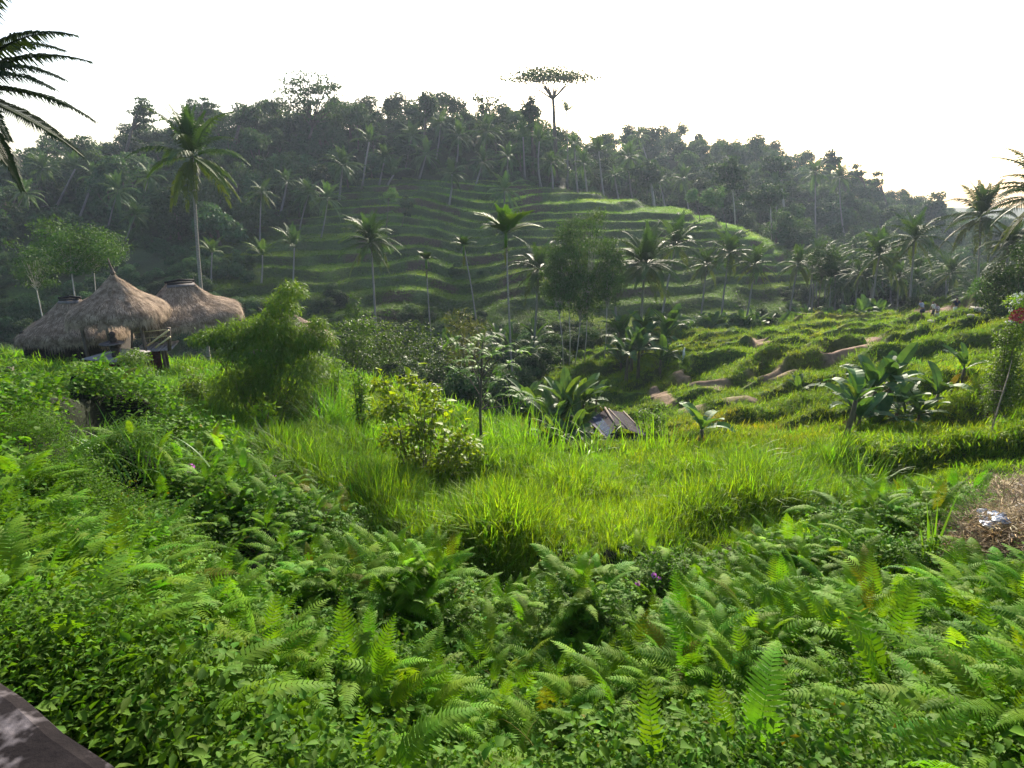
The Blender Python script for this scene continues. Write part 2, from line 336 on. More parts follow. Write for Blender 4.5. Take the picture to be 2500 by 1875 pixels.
# ------------------------------------------------------------------ terrain sheets
def tint_of(x, y, z, m, f, fm, rid, g):
    n1 = vnoise(x / 3.1, y / 3.1, 101); n2 = vnoise(x / 11, y / 11, 103); n3 = vnoise(x / .7, y / .7, 107)
    c = np.zeros((len(x), 3))
    soil = np.array([.045, .032, .022]); under = np.array([.010, .014, .006]); grass = np.array([.085, .150, .022]); dry = np.array([.15, .14, .03])  # under: nearly black, paints the shade in gaps between the plants
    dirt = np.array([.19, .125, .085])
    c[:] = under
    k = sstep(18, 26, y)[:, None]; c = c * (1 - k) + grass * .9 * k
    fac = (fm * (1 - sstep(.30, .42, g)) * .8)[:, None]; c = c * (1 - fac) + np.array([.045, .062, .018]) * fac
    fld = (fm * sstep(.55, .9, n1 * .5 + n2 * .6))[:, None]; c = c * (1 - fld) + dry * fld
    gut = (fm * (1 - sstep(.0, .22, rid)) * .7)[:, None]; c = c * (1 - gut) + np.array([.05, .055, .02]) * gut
    # terraces: tread = young rice, riser = weeds and earth, with bank shade painted in
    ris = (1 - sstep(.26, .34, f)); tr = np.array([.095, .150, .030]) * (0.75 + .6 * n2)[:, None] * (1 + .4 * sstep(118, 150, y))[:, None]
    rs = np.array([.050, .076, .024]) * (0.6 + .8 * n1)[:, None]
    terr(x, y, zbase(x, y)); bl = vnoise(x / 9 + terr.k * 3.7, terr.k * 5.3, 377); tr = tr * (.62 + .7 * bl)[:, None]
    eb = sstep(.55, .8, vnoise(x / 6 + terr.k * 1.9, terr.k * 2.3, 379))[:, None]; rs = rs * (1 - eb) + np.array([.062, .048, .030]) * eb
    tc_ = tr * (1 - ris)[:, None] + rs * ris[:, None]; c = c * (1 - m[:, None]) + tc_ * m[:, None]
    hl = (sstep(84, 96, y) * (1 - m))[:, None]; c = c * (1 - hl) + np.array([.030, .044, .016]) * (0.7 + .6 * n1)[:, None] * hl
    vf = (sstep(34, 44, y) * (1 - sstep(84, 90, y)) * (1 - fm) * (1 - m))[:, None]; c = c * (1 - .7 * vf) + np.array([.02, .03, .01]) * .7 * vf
    # bare trodden patches and the footpath
    for (px, py, Y, rx, ry, am) in DIRT:
        cx = ray(px, py)[0] * Y
        d = ((x - cx) / rx) ** 2 + ((y - Y) / ry) ** 2 + (n3 - .5) * 1.2 + (n1 - .5) * .6
        a = (am * (1 - sstep(.5, 1.3, d)))[:, None]; c = c * (1 - a) + dirt * a
    pz = np.abs(np.log(np.maximum(y, 1)) - np.interp(x / y, PATH_U, PATH_V)) * y
    a = ((1 - sstep(.25, .6, pz)) * (y < 17) * (y > 6) * (x / y > PATH_U[0]) * (x / y < PATH_U[-1]) * .6)[:, None]
    c = c * (1 - a) + np.array([.07, .06, .035]) * a
    a = (straw_mask(x, y) * .9)[:, None]; c = c * (1 - a) + np.array([.10, .065, .035]) * a
    return c
PATH = [(430, 1060, 18), (560, 1130, 15), (700, 1235, 12), (850, 1340, 10), (1000, 1420, 8.9), (1250, 1450, 8.4), (1500, 1405, 8.9), (1750, 1340, 9.8), (2000, 1295, 10.6), (2200, 1275, 11)]
PATH_U = np.array([ray(a, b)[0] for a, b, c in PATH]); PATH_V = np.log(np.array([c for a, b, c in PATH], float))
def sheet(name, Ys, u0, u1, nu, label):
    U = np.linspace(u0, u1, nu); X = np.outer(Ys, U); Y = np.repeat(Ys[:, None], nu, 1)
    x = X.ravel(); y = Y.ravel()
    z, m, f, fm, rid, g = ground(x, y, True)
    V = np.stack([x, y, z], 1); n = len(Ys)
    idx = np.arange(n * nu).reshape(n, nu)
    Fa = np.stack([idx[:-1, :-1], idx[:-1, 1:], idx[1:, 1:], idx[1:, :-1]], -1).reshape(-1, 4)
    me = npmesh(name, V, Fa, M_ground, True)
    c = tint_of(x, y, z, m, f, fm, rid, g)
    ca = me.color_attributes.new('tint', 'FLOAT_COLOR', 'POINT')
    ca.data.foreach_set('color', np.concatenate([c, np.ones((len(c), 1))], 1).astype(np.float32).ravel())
    o = put(name, me); tag(o, kind='structure', label=label); return o
def geo(a, b, r):
    n = int(math.ceil(math.log(b / a) / math.log(r))); return a * (b / a) ** (np.arange(n + 1) / n)
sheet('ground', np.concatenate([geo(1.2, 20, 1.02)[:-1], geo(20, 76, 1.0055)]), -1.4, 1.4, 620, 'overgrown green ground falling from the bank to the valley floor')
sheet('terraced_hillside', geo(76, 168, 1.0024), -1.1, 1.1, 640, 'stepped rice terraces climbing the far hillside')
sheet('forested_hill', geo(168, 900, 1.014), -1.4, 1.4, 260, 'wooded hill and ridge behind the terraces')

# ------------------------------------------------------------------ scattering (one object, geometry nodes)
def scatter(name, protos, P, Rt, S, I, tint, label, cat=None, kind='stuff', group=None):
    coll = bpy.data.collections.new(name + '_sources')
    for k, o in enumerate(protos):
        o2 = bpy.data.objects.new('%s_src_%02d' % (name, k), o); coll.objects.link(o2)
    me = bpy.data.meshes.new(name); n = len(P); me.vertices.add(n)
    me.vertices.foreach_set('co', np.asarray(P, np.float32).ravel())
    a = me.attributes.new('rot', 'FLOAT_VECTOR', 'POINT'); a.data.foreach_set('vector', np.asarray(Rt, np.float32).ravel())
    S = np.asarray(S, np.float32)
    if S.ndim == 1: S = np.repeat(S[:, None], 3, 1)
    a = me.attributes.new('scl', 'FLOAT_VECTOR', 'POINT'); a.data.foreach_set('vector', S.ravel())
    a = me.attributes.new('pid', 'INT', 'POINT'); a.data.foreach_set('value', np.asarray(I, np.int32))
    a = me.attributes.new('tint', 'FLOAT_COLOR', 'POINT'); a.data.foreach_set('color', np.concatenate([tint, np.ones((n, 1))], 1).astype(np.float32).ravel())
    o = put(name, me); tag(o, label, cat, group, kind)
    ng = bpy.data.node_groups.new(name, 'GeometryNodeTree')
    ng.interface.new_socket('Geometry', in_out='INPUT', socket_type='NodeSocketGeometry')
    ng.interface.new_socket('Geometry', in_out='OUTPUT', socket_type='NodeSocketGeometry')
    gi = ng.nodes.new('NodeGroupInput'); go = ng.nodes.new('NodeGroupOutput')
    mp = ng.nodes.new('GeometryNodeMeshToPoints')
    ip = ng.nodes.new('GeometryNodeInstanceOnPoints'); ci = ng.nodes.new('GeometryNodeCollectionInfo')
    ci.inputs['Collection'].default_value = coll; ci.inputs['Separate Children'].default_value = True; ci.inputs['Reset Children'].default_value = True
    ip.inputs['Pick Instance'].default_value = True
    def na(nm, ty):
        q = ng.nodes.new('GeometryNodeInputNamedAttribute'); q.data_type = ty; q.inputs[0].default_value = nm; return q.outputs[0]
    L = ng.links
    L.new(gi.outputs[0], mp.inputs[0]); L.new(mp.outputs[0], ip.inputs['Points']); L.new(ci.outputs[0], ip.inputs['Instance'])
    L.new(na('pid', 'INT'), ip.inputs['Instance Index']); L.new(na('rot', 'FLOAT_VECTOR'), ip.inputs['Rotation']); L.new(na('scl', 'FLOAT_VECTOR'), ip.inputs['Scale'])
    L.new(ip.outputs[0], go.inputs[0])
    md = o.modifiers.new('scatter', 'NODES'); md.node_group = ng
    return o
def rrot(n, tilt): return np.stack([rng.normal(0, tilt, n), rng.normal(0, tilt, n), rng.uniform(0, 2 * PI, n)], 1)
def tints(n, base=WH, var=.18, hue=.12):
    v = np.exp(rng.normal(0, var, (n, 1))); h = rng.normal(0, hue, n)
    return np.asarray(base)[None, :] * v * np.stack([1 + h, np.ones(n), 1 - h * .5], 1)

# ------------------------------------------------------------------ leaf geometry
def blades(n, h, w, spread, bend, seg=3, jit=.25, r0=.04):
    """tuft of n arching blades"""
    V = []; Fc = []
    for i in range(n):
        a = random.uniform(0, 2 * PI); hh = h * random.uniform(1 - jit * 1.6, 1 + jit); b = bend * random.uniform(.3, 1.5); sp = spread * random.uniform(0, 1)
        ox, oy = r0 * random.gauss(0, 1), r0 * random.gauss(0, 1)
        p = np.array([ox, oy, -.04]); el = PI / 2 - sp; d0 = len(V)
        sx, sy = -math.sin(a), math.cos(a)
        for s in range(seg + 1):
            ww = w * (1 - (s / seg) ** 1.6) + .0006
            V.append(p + np.array([sx, sy, 0]) * ww); V.append(p - np.array([sx, sy, 0]) * ww)
            e = el - b * ((s + .5) / seg) ** 1.3
            p = p + np.array([math.cos(a) * math.cos(e), math.sin(a) * math.cos(e), math.sin(e)]) * hh / seg
        for s in range(seg): k = d0 + 2 * s; Fc.append((k, k + 1, k + 3, k + 2))
    return np.array(V), np.array(Fc)
def leaves(P, D, Nn, L, Wd, fold=.25, droop=.25):
    """n leaves, 5 verts / 4 tris each. P base, D direction, Nn up-ish normal"""
    n = len(P); D = D / np.linalg.norm(D, axis=1)[:, None]
    Sx = np.cross(D, Nn); Sx /= np.linalg.norm(Sx, axis=1)[:, None] + 1e-9; Up = np.cross(Sx, D)
    L = np.broadcast_to(L, (n,))[:, None]; Wd = np.broadcast_to(Wd, (n,))[:, None]
    c = P + D * L * .45; b0 = P
    l = c + Sx * Wd * .5 + Up * Wd * fold; r = c - Sx * Wd * .5 + Up * Wd * fold
    tip = P + D * L - Up * L * droop
    V = np.stack([b0, l, c, r, tip], 1).reshape(-1, 3); k = np.arange(n)[:, None] * 5
    Fa = np.concatenate([k + [0, 2, 1], k + [0, 3, 2], k + [1, 2, 4], k + [2, 3, 4]], 0)
    return V, Fa
def ovate(P, D, Nn, L, Wd, fold=.2, droop=.15):
    """fuller leaf: 8 verts"""
    n = len(P); D = D / np.linalg.norm(D, axis=1)[:, None]
    Sx = np.cross(D, Nn); Sx /= np.linalg.norm(Sx, axis=1)[:, None] + 1e-9; Up = np.cross(Sx, D)
    L = np.broadcast_to(L, (n,))[:, None]; W2 = np.broadcast_to(Wd, (n,))[:, None] * .5
    pts = [P]
    for (t, w) in ((.28, .92), (.62, .78)):
        c = P + D * L * t - Up * L * droop * t * t
        pts += [c + Sx * W2 * w + Up * W2 * fold * 2 * w, c, c - Sx * W2 * w + Up * W2 * fold * 2 * w]
    pts.append(P + D * L - Up * L * droop)
    V = np.stack(pts, 1).reshape(-1, 3); k = np.arange(n)[:, None] * 8
    Fa = np.concatenate([k + q for q in ([0, 2, 1], [0, 3, 2], [1, 2, 5], [1, 5, 4], [2, 3, 6], [2, 6, 5], [4, 5, 7], [5, 6, 7])], 0)
    return V, Fa
def rdir(n, zmin=-1.0, zmax=1.0):
    z = rng.uniform(zmin, zmax, n); a = rng.uniform(0, 2 * PI, n); r = np.sqrt(1 - z * z)
    return np.stack([r * np.cos(a), r * np.sin(a), z], 1)
def cloud(lobes, n, L, Wd, shell=.75, kind='leaf', zmin=-.5, droop=.3, out=.8):
    """leaves spread through ellipsoid lobes [(cx,cy,cz,rx,ry,rz)], denser near the outside"""
    w = np.array([l[3] * l[4] + l[3] * l[5] for l in lobes], float); w /= w.sum()
    k = rng.choice(len(lobes), n, p=w); Lb = np.array(lobes, float)[k]
    d = rdir(n, zmin, 1); r = shell + (1 - shell) * rng.uniform(0, 1, n) ** .6; r *= 1 + .13 * np.sin(d[:, 0] * 9 + k) * np.cos(d[:, 1] * 8 + k * 2) + rng.normal(0, .05, n)
    P = Lb[:, :3] + d * r[:, None] * Lb[:, 3:]
    D = d * out + rdir(n) * .7 + np.array([0, 0, -droop]); Nn = d + rdir(n) * .8 + np.array([0, 0, .7])
    Ls = L * rng.uniform(.6, 1.3, n)
    return (ovate if kind == 'ovate' else leaves)(P, D, Nn, Ls, Wd * Ls / L)
def join(*parts):
    Vs = []; Fs = []; n = 0
    for V, Fa in parts: Vs.append(V); Fs.append(Fa + n); n += len(V)
    return np.concatenate(Vs), np.concatenate(Fs)

# grass tufts
TALL = [npmesh('tall_grass_tuft', *blades(13, 1.0, .017, .34, .9, 4, r0=.10), M_grass_i) for _ in range(4)]
TALLB = [npmesh('arching_grass_tuft', *blades(11, 1.0, .018, .5, 1.9, 5, r0=.08), M_grass_i) for _ in range(3)]
SHORT = [npmesh('short_grass_tuft', *blades(34, .26, .008, .7, 1.0, 2, r0=.12), M_grass_i) for _ in range(4)]
FIELD = [npmesh('field_grass_tuft', *blades(34, .24, .012, .8, 1.0, 2, r0=.20), M_grass_i) for _ in range(3)]

# fern fronds, unit length along +x rising then drooping
def frond_fern(a0, B, npair=26, wid=.17, seed=0, twist=0.0):
    random.seed(seed); V = []; Fc = []
    ns = 14; pts = []; p = np.array([0., 0, 0]); sid = random.uniform(-.25, .25)
    for s in range(ns + 1):
        pts.append(p.copy()); e = a0 - B * (s / ns) ** 1.2; yw = sid * s / ns
        p = p + np.array([math.cos(e) * math.cos(yw), math.cos(e) * math.sin(yw), math.sin(e)]) / ns
    pts = np.array(pts)
    def P(s):
        q = s * ns; i = min(int(q), ns - 1); return pts[i] + (pts[i + 1] - pts[i]) * (q - i), (pts[i + 1] - pts[i]) * ns
    for s in range(ns):   # rachis
        for q in (s, s + 1):
            w = .006 * (1 - .8 * q / ns); V += [pts[q] + [0, w, 0], pts[q] + [0, -w, 0]]
        k = len(V) - 4; Fc.append((k, k + 1, k + 3, k + 2))
    for i in range(npair):
        s = .16 + .83 * (i / (npair - 1)); c, t = P(s); t = t / np.linalg.norm(t)
        x = (s - .16) / .84; ln = wid * (min(1, (x + .12) / .3) ** .7) * (1 - max(0, (x - .35) / .66) ** 1.5) + .008
        side = np.cross(t, [0, 0, 1.]); side /= np.linalg.norm(side) + 1e-9; up = np.cross(side, t)
        for sg in (-1, 1):
            l2 = ln * random.uniform(.88, 1.08); fw = .28 + .25 * x; dr = random.uniform(.05, .28)
            d = side * sg + t * fw - up * dr * .4; d /= np.linalg.norm(d); wv = t * (.0205 * (1 - .35 * x)) * random.uniform(.85, 1.1)
            b = c; mid = b + d * l2 * .5 + up * l2 * .08; tip = b + d * l2 - up * l2 * dr + t * l2 * .12
            k = len(V); V += [b - wv * .8, b + wv * .8, mid - wv, mid + wv, tip]
            Fc += [(k, k + 1, k + 3, k + 2), (k + 2, k + 3, k + 4, k + 4)]
    Fc = [f for f in Fc]
    tri = []
    for f in Fc:
        if f[2] == f[3]: tri.append(f[:3])
        else: tri += [(f[0], f[1], f[2]), (f[0], f[2], f[3])]
    return np.array(V), np.array(tri)
fspec = [(1.0, 1.2), (.75, 1.1), (.55, 1.2), (1.2, .8), (.35, .8), (.9, 1.5)]
FERN_V = [frond_fern(a, b, 21 + (k % 3) * 2, .15 + .03 * (k % 2), seed=40 + k) for k, (a, b) in enumerate(fspec)]
FERN_T = [npmesh('fern_frond', V, Fa, M_fern) for V, Fa in FERN_V]
FERN_I = [npmesh('fern_frond_s', V, Fa, M_fern_i) for V, Fa in FERN_V]
random.seed(11)
# creeping sprigs
def sprig(n, L, Wd, rad, h, fn=ovate, zmin=0.05):
    P = np.stack([rng.normal(0, rad, n), rng.normal(0, rad, n), rng.uniform(0, h, n)], 1)
    D = rdir(n, -.5, .35); Nn = np.array([0, 0, 1.]) + rdir(n) * .45
    return fn(P, D, Nn, L * rng.uniform(.6, 1.2, n), Wd * rng.uniform(.7, 1.15, n))
def palmate(n, L, rad, h):
    out = []
    for i in range(n):
        c = np.array([random.gauss(0, rad), random.gauss(0, rad), random.uniform(0, h)]); a0 = random.uniform(0, 6.28); k = 5
        an = a0 + np.linspace(-1.9, 1.9, k); tz = random.uniform(-.4, .3)
        D = np.stack([np.cos(an), np.sin(an), np.full(k, tz)], 1); out.append(leaves(np.repeat(c[None], k, 0), D, np.tile([[.1, .1, 1.]], (k, 1)), L * np.array([.7, .9, 1, .9, .7]), L * .34, .15, .12))
    return join(*out)
SPR = [npmesh('heart_leaf_sprig', *sprig(16, .062, .050, .14, .20), M_leaf_i, True) for _ in range(2)] + \
      [npmesh('small_leaf_sprig', *sprig(54, .032, .019, .14, .16, leaves), M_leaf_i) for _ in range(3)] + \
      [npmesh('oval_leaf_sprig', *sprig(26, .050, .030, .14, .20), M_leaf_i, True) for _ in range(2)] + \
      [npmesh('palmate_sprig', *palmate(7, .075, .12, .18), M_leaf_i) for _ in range(2)]

def uv_points(n, u0, u1, y0, y1):
    u = rng.uniform(u0, u1, n); y = np.exp(rng.uniform(math.log(y0), math.log(y1), n)); return u * y, y
def path_v(x, y): return np.exp(np.interp(x / y, PATH_U, PATH_V))
def wall_clear(x, y): return (y > 2.0) & ~((x < WALL_XR(y) + .04))
def WALL_XR(y): return -0.62 - 1.05 * (y - 1.30)
BROWN = np.array([1.9, .8, .6])

# ---- undergrowth of the fern bank
def in_bank(x, y):
    yp = path_v(x, y); p = pxh(x, y)
    lim = np.where(p < 430, 22.0, yp - .6)
    return y < lim
n = 90000; x, y = uv_points(n, -1.4, 1.4, 1.9, 22)
n1 = vnoise(x / .9, y / .9, 300); n2 = vnoise(x / 2.4, y / 2.4, 301); hole = vnoise(x / .75, y / .75, 305)
ok = in_bank(x, y) & (straw_mask(x, y) < .4) & (hole > .27 + .12 * (pxh(x, y) < 800))
x, y, n1, n2 = x[ok], y[ok], n1[ok], n2[ok]; n = len(x)
lift = np.abs(rng.normal(0, .09, n)) + .14 * n1 + .25 * sstep(.55, .8, n2)
z = ground(x, y) + lift
typ = np.where(n2 + rng.normal(0, .10, n) < .30 + .12 * (pxh(x, y) < 700), rng.integers(0, 2, n), np.where(n2 < .62, rng.integers(5, 9, n), rng.integers(2, 5, n)))
typ = np.where((pxh(x, y) > 1500) & (rng.random(n) < .5), rng.integers(2, 5, n), typ)
T = tints(n, (1, 1, 1), .2, .1) * (0.82 + .45 * vnoise(x / 1.7, y / 1.7, 309))[:, None]
big = (y < 5.0) & ((typ < 2) | (typ > 6)) & (rng.random(n) < .8); typ = np.where(big, rng.integers(2, 7, n), typ)
brn = rng.random(n) < .006; T[brn] = T[brn] * np.array([2.3, .9, .8])
scatter('creeper_undergrowth', SPR, np.stack([x, y, z], 1), rrot(n, .35), rng.uniform(.8, 1.35, n) * (1 + y * .012) * np.where((pxh(x, y) < 750) & (typ < 2) & (y > 5.5), 1.35, 1), typ, T, 'dense mat of small creeper leaves between the ferns', 'undergrowth')

# ---- loose fern fronds filling the bank
n = 20000; x, y = uv_points(n, -1.35, 1.35, 2.0, 17)
dn = vnoise(x / 1.3, y / 1.3, 320); p = pxh(x, y)
ok = in_bank(x, y) & (straw_mask(x, y) < .2) & (dn + rng.normal(0, .1, n) > np.where(p < 560, .64, np.where(p < 900, .50, np.where(p > 1950, .44, .38)))) & (vnoise(x / .75, y / .75, 305) > .34) & (y > 2.2 + (p < 500) * .8)
x, y = x[ok], y[ok]; n = len(x)
z = ground(x, y) + rng.uniform(.22, .52, n)
scatter('fern_fronds', FERN_I, np.stack([x, y, z], 1), np.stack([rng.normal(0, .15, n), rng.normal(-.1, .2, n), rng.uniform(0, 2 * PI, n)], 1), rng.uniform(.34, .74, n), rng.integers(0, 6, n),
        np.where((rng.random(n) < .022)[:, None], np.array([[1.15, .62, .8]]), tints(n, (1.05, 1.05, 1), .22, .14)), 'mass of overlapping fern fronds covering the bank', 'fern fronds')

# ---- pale tendrils and bare stems arching out of the mat
def tendril(seed):
    random.seed(seed); b = MB(); a = random.uniform(0, 6.28); p = Vector((0, 0, 0)); el = random.uniform(.9, 1.4); pts = []
    for i in range(9): pts.append(p.copy()); p = p + Vector((math.cos(a) * math.cos(el), math.sin(a) * math.cos(el), math.sin(el))) * .085; el -= random.uniform(.12, .36); a += random.uniform(-.15, .25)
    b.tube(pts, [.0035 - .0003 * i for i in range(9)], 4, False); return b.mesh('tendril', M_leaf_i, True)
TEN = [tendril(k) for k in range(5)]
n = 420; x, y = uv_points(n, -1.0, 1.0, 2.6, 12); ok = in_bank(x, y) & (straw_mask(x, y) < .2); x, y = x[ok], y[ok]; n = len(x)
scatter('tendrils', TEN, np.stack([x, y, ground(x, y) + .25], 1), rrot(n, .5), rng.uniform(.5, 1.2, n), rng.integers(0, 5, n), np.where((rng.random(n) < .4)[:, None], np.array([[3.2, 1.3, 4.0]]), np.array([[2.4, 1.7, 1.5]])),
        'thin pale tendrils and bare stems arching out of the creepers', 'tendrils')

# ---- tall grass on the terrace behind the path
EDGE_P = [430, 700, 900, 1100, 1250, 1500, 1700, 1900, 2050, 2180, 2300]; EDGE_Y = [22, 21, 18, 17, 19, 14.6, 14.6, 16, 15.5, 14, 12]
def in_tall(x, y):
    p = pxh(x, y); yp = path_v(x, y); return (p > 400) & (p < 2240) & (y > yp + .75) & (y < np.interp(p, EDGE_P, EDGE_Y))
n = 17000; x, y = uv_points(n, -.62, .72, 8.4, 23)
ok = in_tall(x, y); dn = vnoise(x / 1.5, y / 1.5, 330); ok &= dn + rng.normal(0, .1, n) > .22
x, y, dn = x[ok], y[ok], dn[ok]; n = len(x); yp = path_v(x, y); p = pxh(x, y)
hgt = (.38 + .75 * dn) * (.35 + .65 * sstep(.5, 2.0, y - yp)) * (1 - .25 * sstep(1700, 2200, p))
clump = np.exp(-(((p - 1160) / 170) ** 2 + ((y - 10.4) / 1.2) ** 2)); hgt = hgt * (1 - .5 * clump) + clump * .62
hgt *= 1 - .5 * np.exp(-((p - 1510) / 110) ** 2) * sstep(10.5, 12.5, y); hgt *= 1 - .55 * np.exp(-(((p - 1400) / 130) ** 2 + ((y - 10) / 1.3) ** 2))
typ = np.where(rng.random(n) < .6, rng.integers(0, 4, n), rng.integers(4, 7, n)); typ = np.where((clump > .4) & (rng.random(n) < .9), rng.integers(0, 4, n), typ)
T = tints(n, (.95, .95, 1), .24, .12)
warm = np.exp(-(((p - 1450) / 420) ** 2 + ((y - 11.5) / 3.5) ** 2)); T = T * (1 + np.stack([warm * .75, warm * .38, -warm * .2], 1))
dark = (sstep(1350, 600, p) * 0 + (p < 900)) * .18; T = T * (1 - dark)[:, None]
scatter('tall_grass', TALL + TALLB, np.stack([x, y, ground(x, y)], 1), np.stack([rng.normal(.03, .16, n), rng.normal(.05, .16, n), rng.uniform(0, 2 * PI, n)], 1), hgt * rng.uniform(.8, 1.2, n), typ, T,
        'tall bright green grass on the terrace beyond the footpath', 'tall grass')

# ---- short grass : path edge, right foreground mound, field of the near slope, left knoll
def shorts(name, n, u0, u1, y0, y1, okf, s0, s1, label, base=WH, tv=.2, hue=.14, protos=SHORT, ys=.0, sp=None):
    x, y = uv_points(n, u0, u1, y0, y1); ok = okf(x, y); x, y = x[ok], y[ok]; n = len(x)
    T = tints(n, base, tv, hue) * (.75 + .55 * vnoise(x / 2.2, y / 2.2, 350))[:, None]
    dry = sstep(.5, .85, vnoise(x / 5, y / 5, 352) * .6 + vnoise(x / 1.8, y / 1.8, 353) * .4)[:, None] * (y > 19)[:, None]; T = T * (1 + dry * np.array([[.45, .12, -.1]]))
    if sp is not None: T = sp(x, y, T)
    s = rng.uniform(s0, s1, n) * (1 + ys * y)
    return scatter(name, protos, np.stack([x, y, ground(x, y) - .01], 1), rrot(n, .3), s, rng.integers(0, len(protos), n), T, label, 'grass')
def ok_near(x, y):
    p = pxh(x, y); yp = path_v(x, y); return (np.abs(y - yp) > .18 + .25 * vnoise(x * 2, y * 2, 361)) & ~in_tall(x, y) & ((~in_bank(x, y)) | (p > 1900) | (np.abs(y - yp) < 1.0)) & (straw_mask(x, y) < .55) & (y > 4)
shorts('short_grass', 18500, -.6, 1.36, 6, 22, ok_near, .45, 1.0, 'short mown looking grass beside the footpath and the heap', (1.15, 1.05, .9))
def field_tint(x, y, T):
    cx = ray(1780, 1050)[0] * 27; d = np.exp(-(((x - cx) / 2.6) ** 2 + ((y - 27) / 2.4) ** 2))[:, None]
    return T * (1 + d * np.array([[1.3, .25, -.2]]))
shorts('field_grass', 60000, -.1, 1.2, 15, 74, lambda x, y: (pxh(x, y) > 1230 + (y < 21) * 300) & ~in_tall(x, y) & (dirtness(x, y) < .4), .6, 1.15, 'shaggy grass over the humps of the near right slope', (1.02, .86, .8), protos=FIELD, ys=.004, sp=field_tint)
shorts('knoll_grass', 17000, -1.0, 0.0, 15, 44, lambda x, y: ~in_tall(x, y) & ~in_bank(x, y), .8, 1.6, 'soft grass on the knoll in front of the thatched huts', (.95, 1, .9), protos=FIELD, ys=.01)
def ok_terr(x, y): return (terr_mask(x, y) > .4)
def terr_grass(n):
    x, y = uv_points(n, -.55, .52, 86, 166); m = terr_mask(x, y) > .3; x, y = x[m], y[m]
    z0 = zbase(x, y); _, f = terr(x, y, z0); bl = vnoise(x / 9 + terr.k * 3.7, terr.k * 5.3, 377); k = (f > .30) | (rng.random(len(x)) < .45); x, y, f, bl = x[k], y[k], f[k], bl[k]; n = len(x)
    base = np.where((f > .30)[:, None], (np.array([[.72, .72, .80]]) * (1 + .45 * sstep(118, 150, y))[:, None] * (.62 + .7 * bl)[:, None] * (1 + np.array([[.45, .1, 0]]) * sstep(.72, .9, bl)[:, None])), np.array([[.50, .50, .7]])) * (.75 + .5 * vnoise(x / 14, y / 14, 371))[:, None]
    T = tints(n, (1, 1, 1), .16, .08) * base
    scatter('terrace_rice', FIELD, np.stack([x, y, ground(x, y) - .02], 1), rrot(n, .2), np.stack([rng.uniform(1.6, 2.6, n)] * 2 + [np.where(f > .3, 1.3, 1.8) * rng.uniform(.7, 1.2, n)], 1), rng.integers(0, 3, n), T,
            'young rice standing on the terraces with weeds on their banks', 'rice')
terr_grass(42000)
# ------------------------------------------------------------------ helpers to stand things where they are
def on_ground(px, py, lift=0.0, y0=2.0, y1=400.0):
    """point on the ground seen at a pixel"""
    u, e = ray(px, py); ys = np.exp(np.linspace(math.log(y0), math.log(y1), 900))
    d = e * ys - (ground(u * ys, ys) + lift); k = np.where(d < 0)[0]
    Y = float(ys[k[0]]) if len(k) else y1
    return Vector((u * Y, Y, float(ground(np.array([u * Y]), np.array([Y]))[0]) + lift))
def stand(px, Y, py=760): u = ray(px, py)[0]; return Vector((u * Y, Y, gz(u * Y, Y)))

# ------------------------------------------------------------------ palms
def frond_coco(a0, B, npair=34, droop=.6, wid=.24, sw=.0135, seed=0, twist=0.0, dens=1.0):
    random.seed(seed); V = []; Fc = []; ns = 12; p = np.zeros(3); pts = []; sid = random.uniform(-.25, .25)
    for s in range(ns + 1):
        pts.append(p.copy()); e = a0 - B * (s / ns) ** 1.4; yw = sid * (s / ns) ** 2
        p = p + np.array([math.cos(e) * math.cos(yw), math.cos(e) * math.sin(yw), math.sin(e)]) / ns
    pts = np.array(pts)
    for s in range(ns):
        k = len(V)
        for q in (s, s + 1):
            w = .011 * (1 - .85 * q / ns); V += [pts[q] + [0, w, 0], pts[q] + [0, -w, 0], pts[q] + [0, 0, -w * 1.5]]
        Fc += [(k, k + 1, k + 4, k + 3), (k + 1, k + 2, k + 5, k + 4), (k + 2, k, k + 3, k + 5)]
    for i in range(npair):
        s = .14 + .85 * (i / (npair - 1)); q = s * ns; j = min(int(q), ns - 1); c = pts[j] + (pts[j + 1] - pts[j]) * (q - j); t = pts[j + 1] - pts[j]; t = t / np.linalg.norm(t)
        x = (s - .14) / .86; ln = wid * (.55 + .45 * math.sin(PI * min(1, x * 1.2 + .1))) * (1 - .55 * max(0, x - .6) / .4)
        side = np.cross(t, [0, 0, 1.]); side /= np.linalg.norm(side) + 1e-9; up = np.cross(side, t)
        for sg in (-1, 1):
            if random.random() > dens: continue
            l2 = ln * random.uniform(.8, 1.12); dr = droop * random.uniform(.6, 1.5)
            d = side * sg * 1.0 + t * (.55 + .7 * x) + up * .25; d /= np.linalg.norm(d)
            d2 = d * .75 + np.array([0, 0, -1]) * dr; d2 /= np.linalg.norm(d2); w = sw
            b = c; m = b + d * l2 * .45; e = m + d2 * l2 * .55; k = len(V)
            V += [b - t * w * .6, b + t * w * .6, m - t * w, m + t * w, e]
            Fc += [(k, k + 1, k + 3, k + 2), (k + 2, k + 3, k + 4)]
    return V, Fc
def tomesh(name, V, Fc, mat):
    b = MB(); b.add(V, Fc); return b.mesh(name, mat, False)
CO = {}
for k, (nm, a0, B, dr) in enumerate([('up', 1.40, .55, .35), ('high', 1.12, 1.0, .5), ('mid', .72, 1.25, .6), ('out', .30, 1.2, .8), ('low', -.15, .95, 1.0), ('hang', -.75, .6, 1.2)]):
    CO[nm] = [tomesh('palm_frond', *frond_coco(a0 + .08 * q, B, droop=dr, seed=100 + k * 3 + q, dens=.97 if nm != 'hang' else .8), M_palm) for q in range(2)]
    CO[nm + '_f'] = [tomesh('palm_frond_far', *frond_coco(a0 + .08 * q, B, 16, dr, sw=.026, seed=200 + k * 3 + q), M_palm) for q in range(2)]
